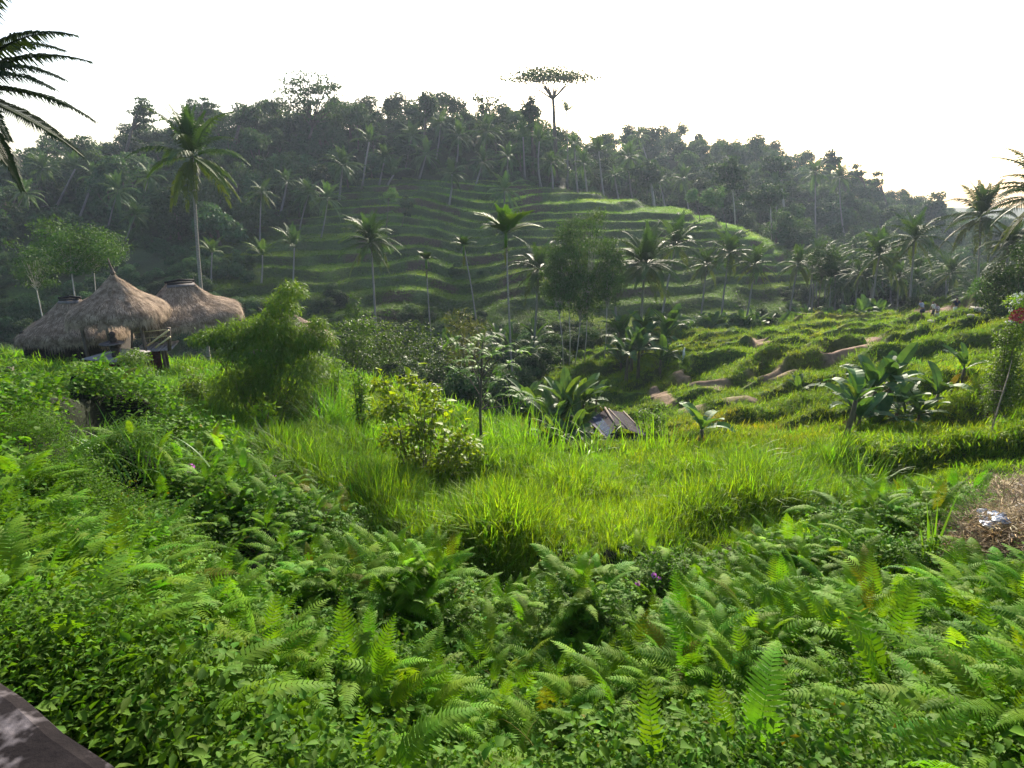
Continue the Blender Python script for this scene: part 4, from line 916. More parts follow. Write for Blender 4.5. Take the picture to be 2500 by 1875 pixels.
for i in range(15):
    banana(stand(1450 + 190 * random.random(), random.uniform(45, 56), 850), random.uniform(1.1, 1.5), 'banana plant in the dark grove at the foot of the broad middle palm', 'banana grove below the broad middle palm', nl=9, stem=random.uniform(.8, 2.6), dead=0, col=(.85, .9, .9))
for i in range(30):
    banana(stand(1640 + 500 * random.random(), random.uniform(72, 80), 790), random.uniform(1.2, 1.6), 'banana plant in the long row along the back of the near slope', 'banana row behind the near slope', stem=random.uniform(.4, 1.8), parts=False, col=(.95, 1.0, .95))
for i in range(18):
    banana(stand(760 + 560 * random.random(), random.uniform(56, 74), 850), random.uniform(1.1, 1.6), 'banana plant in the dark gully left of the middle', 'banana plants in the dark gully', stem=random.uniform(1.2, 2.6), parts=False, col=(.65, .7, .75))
for (px, Y, sc_, z, nl) in [(2095, 23.5, .95, .9, 11), (2135, 24.5, 1.05, 1.3, 11), (2170, 25, 1.0, 1.3, 10), (2200, 24.5, .85, 1.0, 9), (2110, 22, .75, .4, 9), (2255, 24, .75, .8, 8), (2290, 24.8, .75, .6, 7), (2225, 24, .7, .5, 8), (2150, 23, .8, .6, 9)]:
    banana(stand(px, Y, 960), sc_, 'dark banana plant in the clump on the near right slope', 'banana clump on the near right slope', nl=nl, stem=z, col=(.8, .92, 1.0), dead=2)
banana(stand(2355, 26, 900), .75, 'banana plant with big upright leaves and brown dead ones, last of the right clump', 'banana clump on the near right slope', nl=6, stem=1.3, col=(.8, .92, 1.0), dead=4)
banana(stand(1712, 20, 1060), .85, 'lone young banana plant with five wide leaves right of the tin shed', None, nl=6, stem=.75, col=(1.15, 1.25, 1.3), dead=1)
banana(stand(1455, 29, 990), .7, 'small ragged banana plant leaning over the tin shed', None, nl=6, stem=2.0, col=(.9, .95, .9), dead=1)
banana(stand(1960, 34, 895), .7, 'small banana plant alone on the near slope left of the dark clump', None, nl=6, stem=.5, dead=0)
# banana with long bare dark stem
t = thing('banana_plant', 'banana plant with a long bare dark stem and few leaves before the right clump', 'banana plant', stand(2060, 16.5, 1080)); b = MB()
b.tube([(0, 0, -.4), (.03, 0, .6), (.10, 0, 1.2), (.13, 0, 1.75)], [.10, .085, .075, .06], 8); put('stem', b.mesh('stem', M_stem), t)
for i, (rz, s, c) in enumerate([(3.0, .55, (1, 1.1, 1)), (3.4, .45, (1.6, 1.2, 1)), (1.2, .75, (1.1, 1.4, 1.2)), (1.9, .7, (.9, 1.1, 1.1)), (.5, .5, (.8, .9, .9)), (5.2, .5, (.9, 1, 1))]): put('leaf', BL[i % 6], t, (.13, 0, 1.7), (0, 0, rz), s, color=c)
for i in range(3): put('dead_leaf', BLD, t, (.03, 0, .35), (0, -.3, i * 2.2), .45, color=(.6, .4, .35))
# ------------------------------------------------------------------ thatched huts
def sup(phi, n=3.2):
    c, s = math.cos(phi), math.sin(phi); k = (abs(c) ** n + abs(s) ** n) ** (-1 / n); return c * k, s * k
def thatch(a, b, r, h, prof, lift=0.0, seed=0, sag=.16):
    pt = np.array([p[0] for p in prof]); pf = np.array([p[1] for p in prof]); ph = np.array([p[2] for p in prof])
    def S(t, phi):
        cx, cy = sup(phi); f = np.interp(t, pt, pf); z = -np.interp(t, pt, ph) * h
        x = r * max(-1, min(1, cx * 1.6)) * (1 - f * .0) + (a - r) * f * cx; y = b * f * cy
        nz = float(fbm(np.array([phi * 3.1 + seed]), np.array([t * 3.0]), 1, 2, 900 + seed)[0])
        cr = (abs(cx) * abs(cy)) ** 2 * .5
        return Vector((x * (1 + .025 * nz), y * (1 + .025 * nz), z + lift * max(0, cx) * f * f - sag * cr * f * 2 + .05 * nz))
    nt, nph = 16, 56; V = [S(t / nt, 2 * PI * k / nph) for t in range(nt + 1) for k in range(nph)]
    # underside
    for k in range(nph):
        e = V[nt * nph + k]; V.append(Vector((e.x * .93, e.y * .93, e.z + .05)))
    for k in range(nph): e = S(.55, 2 * PI * k / nph); V.append(Vector((e.x * .9, e.y * .9, e.z - .25)))
    F_ = [(i * nph + k, i * nph + (k + 1) % nph, (i + 1) * nph + (k + 1) % nph, (i + 1) * nph + k) for i in range(nt + 2) for k in range(nph)]
    F_ += [tuple((nt + 2) * nph + k for k in range(nph))]
    m = MB(); m.add([tuple(v) for v in V], F_)
    # loose straws: joined
    rnd = random.Random(seed); SV = []; SF = []
    def straw(p, d, ln, w, up):
        sd_ = d.cross(up).normalized(); k = len(SV)
        SV.extend([tuple(p - sd_ * w), tuple(p + sd_ * w), tuple(p + d * ln)]); SF.append((k, k + 1, k + 2))
    for i in range(8500):
        t = rnd.random() ** .7 * .97; phi = rnd.uniform(0, 2 * PI); p = S(t, phi); q = S(min(1, t + .06), phi + rnd.uniform(-.03, .03)); d = (q - p)
        if d.length < 1e-3: continue
        d.normalize(); q2 = S(t, phi + .02) - p; nrm = q2.cross(d); nrm = nrm.normalized() if nrm.length > 1e-6 else Vector((0, 0, 1)); nrm = nrm if nrm.z > 0 else -nrm
        straw(p + nrm * rnd.uniform(.0, .03), (d + nrm * rnd.uniform(-.02, .14) + Vector((rnd.gauss(0, .06), rnd.gauss(0, .06), 0))).normalized(), rnd.uniform(.18, .5), rnd.uniform(.007, .017), nrm)
    for i in range(2600):
        phi = rnd.uniform(0, 2 * PI); p = S(rnd.uniform(.95, 1), phi); d = Vector((p.x * .08 + rnd.gauss(0, .1), p.y * .08 + rnd.gauss(0, .1), -1)).normalized()
        straw(p, d, rnd.uniform(.15, .5) * (1.3 if math.sin(phi * 7) > .4 else .8), rnd.uniform(.008, .016), Vector((p.x, p.y, .1)).normalized())
    return m.mesh('thatch_roof', M_thatch), npmesh('loose_straw', np.array(SV), np.array(SF), M_straw_t)
BELL = [(0, 0, 0), (.12, .08, .11), (.3, .25, .30), (.5, .49, .50), (.7, .75, .66), (.84, .92, .79), (.93, .99, .89), (1, 1.0, 1.0)]
HG = 'thatched huts on the knoll'
def hut(name, label, px, py_top, Y, py_ground, a, b, r, h, rz, lift=0, spire=False, seed=0, posts=True, ridge=False):
    top = at(px, py_top, Y); gzv = gz(top.x, top.y); base = Vector((top.x, top.y, gzv)); t = thing(name, label, 'hut', base, rz, HG); z = top.z - gzv
    rm, sm = thatch(a, b, r, h, BELL, lift, seed); rf = put('roof', rm, t, (0, 0, z)); s_ = put('loose_straw', sm, rf, kind='stuff')
    if ridge:
        m = MB(); m.tube([(-r - .15, 0, .02), (0, 0, .10), (r + .15, 0, .02)], .06, 7); m.tube([(-r - .05, .12, -.06), (r, .12, -.05)], .06, 6); m.tube([(-r - .05, -.12, -.06), (r, -.12, -.05)], .06, 6)
        put('ridge_cap', m.mesh('ridge_cap', solid('dark_fibre', (.010, .009, .010), (.03, .027, .027), 30)), rf)
        m = MB(); m.box((0, -.20, -.17), (2 * r + .2, .03, .2), M=Matrix.Rotation(-.75, 3, 'X')); put('ridge_band', m.mesh('ridge_band', solid('grey_sheet', (.10, .09, .09), (.16, .145, .145), 8)), rf)
    if spire:
        m = MB(); m.tube([(0, 0, -.1), (0, 0, .05), (0, 0, .12), (.0, 0, .18), (-.03, 0, .35), (-.06, 0, .52), (-.08, 0, .74)], [.10, .12, .06, .07, .045, .04, .012], 8); put('spire', m.mesh('spire', M_wood), rf)
    zb = z - h
    if posts:
        for sx in (-1, 1):
            for sy in (-1, 1):
                m = MB(); m.tube([(0, 0, -.4), (0, 0, (zb + .5) * .5), (0, 0, zb + .55)], [.085, .075, .08], 8); put('post', m.mesh('post', M_wood), t, (sx * a * .62, sy * b * .62, 0))
    return t, z, zb
th, z, zb = hut('thatched_hut', 'hut with the pointed bell shaped straw roof and a spire, in front of the others', 275, 667, 30, 870, 2.08, 2.08, .02, 2.12, .2, 0, True, 1)
m = MB(); m.box((0, .5, .75), (2.6, .06, 1.1)); put('back_wall', m.mesh('back_wall', solid('dark_red_wall', (.03, .008, .007), (.09, .02, .015), 6)), th)
m = MB(); m.box((.75, -1.35, 1.0), (.10, .12, 1.2)); m.box((.45, -1.35, 1.62), (.9, .14, .10)); m.box((.72, -1.1, .5), (.5, .5, .08)); put('wooden_frame', m.mesh('wooden_frame', M_wood_red), th)
for k in range(7):
    m = MB(); m.box((0, 0, 0), (.17, .03, .75)); put('wall_board', m.mesh('board', M_wood), th, (-1.5 + .19 * k, -.9, .42), (0, 0, random.uniform(-.03, .03)))
th, z, zb = hut('thatched_hut', 'leftmost thatched hut with a low dark wall and a grey patched ridge', 170, 728, 33, 870, 2.5, 2.2, .42, 2.05, .12, 0, False, 2, ridge=True)
m = MB(); m.box((0, 0, .1 + zb * .5), (4.0, 3.0, zb + .9)); put('dark_wall', m.mesh('dark_wall', solid('dark_wall', (.010, .008, .007), (.03, .022, .018), 8)), th)
th, z, zb = hut('thatched_hut', 'thatched hut with a short black ridge, roof sweeping up to its right corner', 438, 688, 33, 870, 2.7, 2.5, .58, 2.12, .72, .5, False, 3, ridge=True)
m = MB(); m.box((-.4, -1.6, .25), (1.0, .5, .5)); put('bench', m.mesh('bench', solid('red_bench', (.12, .012, .010), (.2, .02, .02), 5)), th)
th, z, zb = hut('thatched_hut', 'small thatched roof just showing behind the feathery bamboo bush', 702, 757, 38, 880, 2.5, 2.5, .02, 1.9, .5, 0, True, 4)
# deck, railings and stump between the huts
dk = thing('wooden_deck', 'weathered grey plank deck under the front hut', 'deck', stand(285, 27.6, 875), -.25)
zt = at(285, 868, 27.6).z - dk.location.z
m = MB(); m.box((0, 0, 0), (.16, 2.0, .045)); pl = m.mesh('plank', solid('grey_plank', (.17, .155, .16), (.33, .31, .33), 10, stretch=(3, .4, 1)))
for k in range(11): put('plank', pl, dk, (-.85 + .172 * k, random.uniform(-.06, .06), zt + random.uniform(0, .012)), (0, 0, random.uniform(-.012, .012)))
for x_ in (-.75, .9):
    m = MB(); m.tube([(0, 0, -.5), (0, 0, zt)], .08, 7); put('leg', m.mesh('leg', M_wood), dk, (x_, -.6, 0))
dk2 = thing('wooden_deck', 'strip of grey deck below the bamboo poles, left of the black ridged hut', 'deck', stand(385, 30.5, 850), .3)
zt2 = at(385, 846, 30.5).z - dk2.location.z
for k in range(10): put('plank', pl, dk2, (-.8 + .172 * k, 0, zt2), (0, 0, random.uniform(-.012, .012)))
rl = thing('railing', 'bamboo railing with two thin ropes and two leaning poles between the huts', 'railing', stand(370, 29, 850), 0); o = Vector(rl.location)
for (p, q, w, Y, nm, mt) in [((322, 813), (412, 804), .018, 29, 'rope', M_bamboo), ((324, 829), (408, 820), .016, 29, 'rope', M_bamboo), ((360, 844), (412, 806), .04, 28.6, 'pole', M_bamboo), ((379, 849), (416, 822), .04, 28.6, 'pole', M_bamboo), ((412, 800), (414, 855), .10, 29, 'post', M_wood), ((322, 806), (322, 850), .05, 29, 'post', M_wood)]:
    m = MB(); m.tube([at(*p, Y) - o, at(*q, Y) - o], w, 6); put(nm, m.mesh(nm, mt), rl)
m = MB(); prof = [(0, .17), (.1, .19), (.25, .15), (.42, .20), (.55, .16), (.62, .30), (.66, .31), (.70, .12), (.82, .16), (.95, .10), (1.1, .15), (1.2, .07)]
m.tube([(0, 0, z_ ) for z_, r_ in prof], [r_ for z_, r_ in prof], 12)
st = thing('carved_post', 'dark carved wooden post with a round table top standing on the deck', 'carving', at(285, 872, 27.3)); put('post', m.mesh('post', solid('dark_wood', (.018, .013, .012), (.06, .045, .04), 9)), st)
m = MB(); m.tube([(-.1, 0, .64), (-.1, 0, .68)], [.52, .5], 14); put('table_top', m.mesh('table_top', solid('dark_table', (.03, .025, .025), (.10, .09, .09), 6)), st)
# dark timbers at the left edge
tb = thing('timber_stack', 'dark weathered timbers leaning at the left edge below the leftmost hut', 'timber', stand(18, 20.5, 950))
for (p, q, Y, w, d) in [((-30, 905), (22, 925), 20.5, .30, .3), ((0, 922), (45, 950), 20.2, .16, .5), ((22, 895), (38, 950), 20.6, .12, .25), ((-40, 935), (30, 958), 20.0, .35, .4), ((34, 926), (50, 946), 20.1, .10, .2)]:
    a_, b_ = at(*p, Y), at(*q, Y); m = MB(); dv = b_ - a_; Mx = dv.to_track_quat('X', 'Z').to_matrix(); m.box((a_ + b_) / 2 - tb.location, (dv.length, d, w), M=Mx); put('timber', m.mesh('timber', M_wood), tb, color=(1, 1, 1))

# ------------------------------------------------------------------ tin shed
M_tin = solid('rusty_tin', (.018, .016, .021), (.046, .042, .054), 4, .95, (1, 1, 1), .2, .05, c3=(.045, .03, .032)); M_tarp = solid('blue_tarp', (.010, .016, .035), (.02, .045, .10), 5, .9, bump=.3, spec=.08)
sh_c = stand(1505, 25.5, 1040); sh = thing('tin_shed', 'small low shed roofed with rusty corrugated sheets and a patch of blue tarpaulin', 'shed', sh_c)
RA, RB = at(1477, 999, 28.2) - sh_c, at(1505, 1041, 24.2) - sh_c
EA, EB = at(1522, 1006, 29.0) - sh_c, at(1578, 1066, 24.2) - sh_c
WA, WB = at(1438, 1028, 26.6) - sh_c, at(1482, 1072, 23.2) - sh_c
def corr(A, B, C, D, n=14, amp=.018):
    V = []; rows = 4
    for j in range(rows + 1):
        for i in range(n * 2 + 1):
            s, t_ = i / (n * 2), j / rows; p = (A * (1 - s) + B * s) * (1 - t_) + (D * (1 - s) + C * s) * t_; V.append(p + Vector((0, 0, amp if i % 2 else -amp)))
    w = n * 2 + 1; m_ = MB(); m_.add([tuple(v) for v in V], [(j * w + i, j * w + i + 1, (j + 1) * w + i + 1, (j + 1) * w + i) for j in range(rows) for i in range(n * 2)]); return m_
def lerp(a, b, t): return a * (1 - t) + b * t
for k in range(3):
    t0, t1 = k / 3, (k + 1) / 3 + .04; up = Vector((0, 0, .02 * k))
    put('roof_sheet', corr(lerp(RA, RB, t0) + up, lerp(RA, RB, min(1, t1)) + up, lerp(EA, EB, min(1, t1)) + up, lerp(EA, EB, t0) + up, 7).mesh('roof_sheet', M_tin), sh)
put('roof_sheet', corr(RA, lerp(RA, RB, .98), lerp(WA, WB, .98) * .45 + lerp(RA, RB, .98) * .55, lerp(RA, WA, .45), 12).mesh('roof_sheet', M_tin), sh)
put('tarpaulin', corr(lerp(RA, WA, .43) + Vector((0, 0, .03)), lerp(RB, WB, .43) + Vector((0, 0, .03)), lerp(RB, WB, .9) + Vector((0, 0, .03)), lerp(RA, WA, .86) + Vector((0, 0, .03)), 5, .008).mesh('tarpaulin', M_tarp), sh)
put('eave_board', corr(lerp(RA, WA, .85), lerp(RB, WB, .88), WB, WA, 3, .01).mesh('eave_board', solid('pale_tin', (.06, .055, .07), (.11, .10, .13), 6, spec=.08)), sh)
for (a_, b_, w) in [(RA + Vector((0, 0, .08)), RB + Vector((0, -.3, .03)), .05), (EA + Vector((0, 0, .05)), EB + Vector((0, 0, .05)), .035), (lerp(RA, EA, .2) + Vector((0, 0, .06)), lerp(RB, EB, .35) + Vector((0, 0, .06)), .03)]:
    m = MB(); m.tube([a_, b_], w, 6); put('pole', m.mesh('pole', M_wood), sh)
for p in (RB, EB, WB, EA, WA):
    m = MB(); zz = gz(sh_c.x + p.x, sh_c.y + p.y) - sh_c.z; m.tube([Vector((p.x, p.y, zz - .2)), p - Vector((0, 0, .04))], .05, 6); put('post', m.mesh('post', M_wood), sh)
m = MB(); m.add([tuple(lerp(WB, RB, .5) - Vector((0, -.05, .55))), tuple(EB - Vector((0, -.05, .35))), tuple(EB - Vector((0, -.05, .62))), tuple(lerp(WB, RB, .5) - Vector((0, -.05, .82)))], [(0, 1, 2, 3)]); m.box((lerp(WB, EB, .5) + Vector((0, .9, -1.0))), (1.5, 1.2, 1.2)); put('front_sheet', m.mesh('front_sheet', solid('dark_blue', (.01, .012, .05), (.03, .04, .13), 5)), sh)

# ------------------------------------------------------------------ concrete parapet at the camera's feet
def top_edge():
    r_ = [ray(0, 1645), ray(310, 1878)]; return [Vector((u * -1.0 / e, -1.0 / e, -1.0)) for u, e in r_]
A_, B_ = top_edge(); dv = (B_ - A_).normalized(); nv = Vector((dv.y, -dv.x, 0)); nv = nv if nv.dot(Vector((-1, -1, 0))) > 0 else -nv
m = MB(); n_ = 36; prof = [(0.0, -1.7), (0.0, -.03), (.008, -.008), (.03, 0), (.55, .0), (.58, -.02), (.58, -1.7)]; V = []
for i in range(n_ + 1):
    s = -3.0 + 5.6 * i / n_; c = A_ + dv * s; bow = -.10 * ((s - .3) / 1.0) ** 2 * .12
    for (w, z_) in prof: V.append(tuple(c + nv * (w - bow + .004 * math.sin(i * 3.1)) + Vector((0, 0, z_ + .003 * math.sin(i * 5.3 + w * 40)))))
k_ = len(prof); m.add(V, [(i * k_ + j, i * k_ + j + 1, (i + 1) * k_ + j + 1, (i + 1) * k_ + j) for i in range(n_) for j in range(k_ - 1)])
M_conc = solid('dark_stained_concrete', (.004, .003, .004), (.028, .023, .024), 4, .95, (1, 1, 1), .5, detail=10, lo=.35, hi=.75, c3=(.15, .135, .145), spec=.1)
wl = put('parapet_wall', m.mesh('parapet_wall', M_conc, False)); tag(wl, 'dark mossy concrete parapet with pale lichen blotches in the bottom left corner', 'wall')

# ------------------------------------------------------------------ fern plants, each frond a part
FG = {}
random.seed(404)
spots = [(1560, 1500, .95), (1850, 1560, 1.0), (2160, 1690, 1.35), (2190, 1560, 1.1), (1135, 1580, .9), (1000, 1650, 1.0), (860, 1600, .9), (1180, 1780, 1.0), (1420, 1560, .95), (1340, 1440, .85), (1245, 1460, .8), (1720, 1480, .9), (2330, 1700, 1.1), (2400, 1640, 1.0),
         (750, 1520, .9), (640, 1620, .8), (560, 1720, .85), (900, 1760, 1.0), (1650, 1720, 1.0), (1900, 1800, 1.0), (2100, 1830, 1.0), (2340, 1830, 1.0), (1050, 1480, .8), (950, 1420, .75), (820, 1400, .75), (620, 1420, .7), (760, 1330, .7), (650, 1230, .65), (560, 1300, .65), (460, 1200, .6), (300, 1020, .9), (380, 1120, .6),
         (130, 1180, .7), (250, 1300, .6), (120, 1560, .7), (330, 1560, .7), (430, 1800, .8), (520, 1640, .7), (2230, 1480, .7), (1950, 1360, .6), (1830, 1350, .6), (1700, 1380, .65), (1930, 1440, .6), (2070, 1500, .7), (1780, 1420, .6)]
tries = 0
while len(spots) < 150 and tries < 4000:
    tries += 1; px, py = random.uniform(-60, 2560), random.uniform(1130, 1950)
    bx = 900 if py < 1430 else 0
    lim = np.interp(px, [0, 430, 560, 700, 850, 1000, 1250, 1500, 1750, 2000, 2250, 2500], [1050, 1080, 1190, 1290, 1390, 1460, 1500, 1460, 1400, 1350, 1450, 1560])
    if py < lim + 15 or (px < 600 and random.random() < .45): continue
    if px < 420 and py > 1500 + px * .9: continue
    if any((a - px) ** 2 + ((b - py) * 1.2) ** 2 < (30 + (py - 1100) * .11) ** 2 for a, b, _ in spots): continue
    spots.append((px, py, random.uniform(.65, 1.0)))
for (px, py, s) in spots:
    p = on_ground(px, py + 60 if py < 1800 else py + 30, .22, y0=2.3)
    if float(straw_mask(np.array([p.x]), np.array([p.y]))[0]) > .5: continue
    near = 'near the parapet' if py > 1500 + px * .4 and px < 700 else ('below the feathery bushes' if px < 260 else ('right of the dark hollow' if px > 420 else 'beside the dark hollow'))
    if px < 600: lab, g = ('fern on the left bank ' + near + (', lower down' if py > 1500 else ', midway' if py > 1300 else ', high up'), 'ferns on the left bank') if py > 1300 or px < 400 else ('fern at the top of the left bank beside the footpath', 'ferns on the left bank by the footpath')
    elif py < 1450: lab, g = 'fern at the far rim of the bank ' + ('where the footpath bends' if px < 900 else 'under the big bright grass clump' if px < 1250 else 'under the brightest stretch of tall grass' if px < 1600 else 'on the rounded creeper mound'), 'ferns at the rim of the bank'
    elif px > 1900: lab, g = 'fern with long fronds ' + ('low down, ' if py > 1740 else 'midway down the bank, ' if py > 1600 else 'just under the straw heap, ') + ('left of the wide upright blades' if px < 2150 else 'below the wide upright blades' if px < 2350 else 'close to the right edge'), 'ferns below the straw heap'
    else:
        lab = 'bright green fern ' + ('at the bottom of the view ' if py > 1740 else ('midway down the bank ' if py > 1580 else 'in the upper part of the bank ')) + ('below the grey parapet side' if px < 900 else ('below the big grass clump' if px < 1300 else ('below the pale pink flowers' if px < 1650 else 'below the rounded creeper mound'))); g = 'ferns in the middle of the bank'
    if (px, py, s) == (2160, 1690, 1.35): lab = 'tallest fern with one long upright frond in the right part of the bank'
    t = thing('fern', lab, 'fern', p, random.uniform(0, 6.28), g); c = np.array([1.05, 1.05, .95]) * random.uniform(.85, 1.25)
    if px < 520: c = c * .9
    for i in range(random.randint(6, 8)):
        put('frond', FERN_T[(i * 5 + len(spots)) % 6 if random.random() < .5 else random.randint(0, 5)], t, (0, 0, 0), (random.uniform(-.2, .2), random.uniform(-.25, .15), i * .9 + random.uniform(-.3, .3)), s * random.uniform(.62, .92), color=c * random.uniform(.88, 1.15))

# ------------------------------------------------------------------ shrubs and bushes near
def lobe(px, py, Y, rx, ry, o, rd=None):
    c = at(px, py, Y) - o; k = Y / 1490; return (c.x, c.y, c.z, rx * k, (rd or rx) * k, ry * k)
o = stand(650, 20.5, 1040); t = thing('bamboo_bush', 'tall feathery bamboo bush with a leaning top in front of the black ridged hut', 'bush', o); rng = np.random.default_rng(501)
lb = [lobe(712, 712, 20.5, 36, 26, o), lobe(690, 752, 20.5, 42, 34, o), lobe(668, 800, 20.3, 62, 44, o), lobe(600, 810, 20.5, 70, 34, o), lobe(540, 822, 20.3, 60, 26, o), lobe(500, 825, 20.2, 40, 18, o), lobe(640, 850, 20.2, 110, 44, o), lobe(740, 830, 20.6, 60, 44, o), lobe(790, 830, 20.8, 32, 36, o), lobe(700, 910, 20.3, 110, 70, o), lobe(600, 940, 20.4, 90, 62, o), lobe(720, 1000, 20.2, 100, 50, o), lobe(775, 790, 20.8, 24, 22, o)]
put('foliage', npmesh('bamboo_foliage', *cloud(lb, 26000, .21, .034, .35, droop=.7, out=.6)  , M_leaf), t, color=(.95, 1.0, 1.15)); b = MB()
for i in range(26):
    q = random.choice(lb); b.tube([(random.uniform(-.5, .5), random.uniform(-.3, .3), -.2), (q[0] * .6, q[1] * .5, q[2] * .55), (q[0], q[1], q[2])], [.03, .02, .006], 4, False)
put('stems', b.mesh('stems', M_trunk_d), t)
def bush(name, label, px, py, Y, rx, ry, n, L, Wd, kind='leaf', col=WH, lobes=6, seed=0, droop=.2, cat='bush', grp=None, base_py=None, zmin=-.6):
    global rng; rng = np.random.default_rng(seed); random.seed(seed); o = stand(px, Y, base_py or py); t = thing(name, label, cat, o, 0, grp)
    lb = [lobe(px + rx * random.uniform(-.6, .6), py + ry * random.uniform(-.5, .6), Y + random.uniform(-.4, .4) * rx * Y / 1490, rx * random.uniform(.35, .6), ry * random.uniform(.35, .6), o) for _ in range(lobes)]
    bz = gz(o.x, o.y) - o.z
    for q in list(lb):
        hh = q[2] - q[5]
        if hh > .25: lb.append((q[0] * .9, q[1], q[2] * .45, q[3] * .95, q[4] * .95, max(q[5], q[2] * .5)))
    put('foliage', npmesh('bush_foliage', *cloud(lb, n, L, Wd, .45, kind, zmin=zmin, droop=droop), M_leaf), t, color=col); b = MB()
    for q in lb: b.tube([(random.uniform(-.1, .1), 0, -.2), (q[0] * .5, q[1] * .5, q[2] * .6), (q[0], q[1], q[2])], [.035, .022, .008], 5, False)
    put('stems', b.mesh('stems', M_trunk_d), t); return t
bush('knoll_bush', 'dense rounded bush by the deck, in front of the railing', 350, 895, 25, 60, 44, 3600, .11, .05, col=(.8, .9, .8), seed=511, grp='bushes on the knoll')
bush('knoll_bush', 'leafy mound of creepers below the leftmost hut', 240, 930, 21, 75, 55, 4600, .09, .05, col=(1.1, 1.25, .8), seed=512, grp='bushes on the knoll')
bush('knoll_bush', 'low leafy bush at the left edge under the dark timbers', 50, 985, 14, 95, 60, 4200, .085, .05, 'ovate', col=(1.05, 1.15, .9), seed=513, grp='bushes on the knoll')
bush('knoll_bush', 'olive bush between the big grass tuft and the bamboo bush', 480, 950, 21, 60, 60, 3400, .11, .05, col=(.85, .85, .7), seed=514, grp='bushes on the knoll')
bush('knoll_bush', 'bush with pale shoots right of the bamboo bush', 800, 900, 22, 50, 62, 3200, .14, .035, col=(.95, 1.1, 1.1), seed=515, grp='bushes on the knoll')
bush('knoll_bush', 'small dark bush beside the slanting stem on the knoll', 870, 930, 20, 36, 30, 1100, .14, .05, col=(.9, 1.1, .9), seed=516, grp='bushes on the knoll')
bush('creeper_mound', 'dark leafy mound of creepers at the left edge of the bank', 20, 1250, 6.2, 130, 100, 6500, .06, .045, 'ovate', col=(.75, .95, .7), seed=530)
bush('creeper_mound', 'leafy creeper mound on the left bank by the dark reeds', 330, 1290, 7.6, 110, 60, 5200, .06, .042, 'ovate', col=(.85, 1.05, .75), seed=531)
bush('leafy_weed', 'bright leafy weed before the dark foot of the bamboo bush', 640, 1000, 17, 36, 26, 420, .16, .06, 'ovate', col=(1.6, 1.7, .8), seed=517)
bush('grey_bush', 'small grey green bush beside the tin shed', 1590, 1010, 26.5, 42, 34, 1500, .15, .05, col=(.9, 1.05, 1.3), seed=518)
bush('shed_plant', 'small leafy plant growing on the tin roof', 1515, 1046, 24.0, 16, 16, 420, .09, .04, col=(.9, .95, .9), seed=519)
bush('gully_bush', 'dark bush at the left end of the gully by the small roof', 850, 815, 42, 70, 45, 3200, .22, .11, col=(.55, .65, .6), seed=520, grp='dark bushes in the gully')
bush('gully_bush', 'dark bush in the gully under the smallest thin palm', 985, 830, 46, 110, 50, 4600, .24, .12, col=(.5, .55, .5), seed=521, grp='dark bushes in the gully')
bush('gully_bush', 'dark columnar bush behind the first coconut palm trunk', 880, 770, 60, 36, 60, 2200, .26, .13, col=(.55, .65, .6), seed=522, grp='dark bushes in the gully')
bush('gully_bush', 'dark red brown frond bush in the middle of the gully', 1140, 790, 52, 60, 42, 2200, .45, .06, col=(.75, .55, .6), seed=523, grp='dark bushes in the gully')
bush('flowering_bush', 'dark green bush at the right edge below the red blossoms', 2475, 850, 22, 60, 60, 5200, .10, .045, col=(.6, .65, .5), seed=524)
bush('slope_bush', 'low dark creeper mound in the hollow above the straw heap', 2200, 1090, 18.5, 130, 30, 5200, .08, .04, col=(.8, .95, .8), seed=525)
t = bush('blossom_tree', 'bush with white blossoms at the right edge above the walkers path', 2480, 735, 22.5, 36, 26, 1500, .14, .05, col=(1.3, 1.4, .9), seed=526)
def bloom(px, py, Y, r, n, col, name, label, L=.09, seed=0):
    global rng; rng = np.random.default_rng(seed); o = at(px, py, Y); lb = [(0, 0, 0, r, r, r)]
    me = npmesh('blossom', *cloud(lb, n, L, L * .8, .3, 'ovate'), solid(name + '_petals', col, tuple(c * 1.25 for c in col), 5, .7, bump=0)); q = put(name, me, loc=o); return tag(q, label, 'flowers')
bloom(2494, 774, 22, .30, 220, (.30, .035, .04), 'red_blossoms', 'cluster of red blossoms at the right edge', .10, 5)
for i, (px, py) in enumerate([(2478, 722), (2494, 716), (2470, 742), (2488, 735), (2466, 757)]): bloom(px, py, 22.2, .07, 14, (.72, .72, .62), 'white_blossoms', ['highest but one white blossom', 'topmost white blossom', 'white blossom on the left side', 'white blossom in the centre', 'lowest white blossom'][i] + ' on the bush at the right edge', .07, 10 + i)
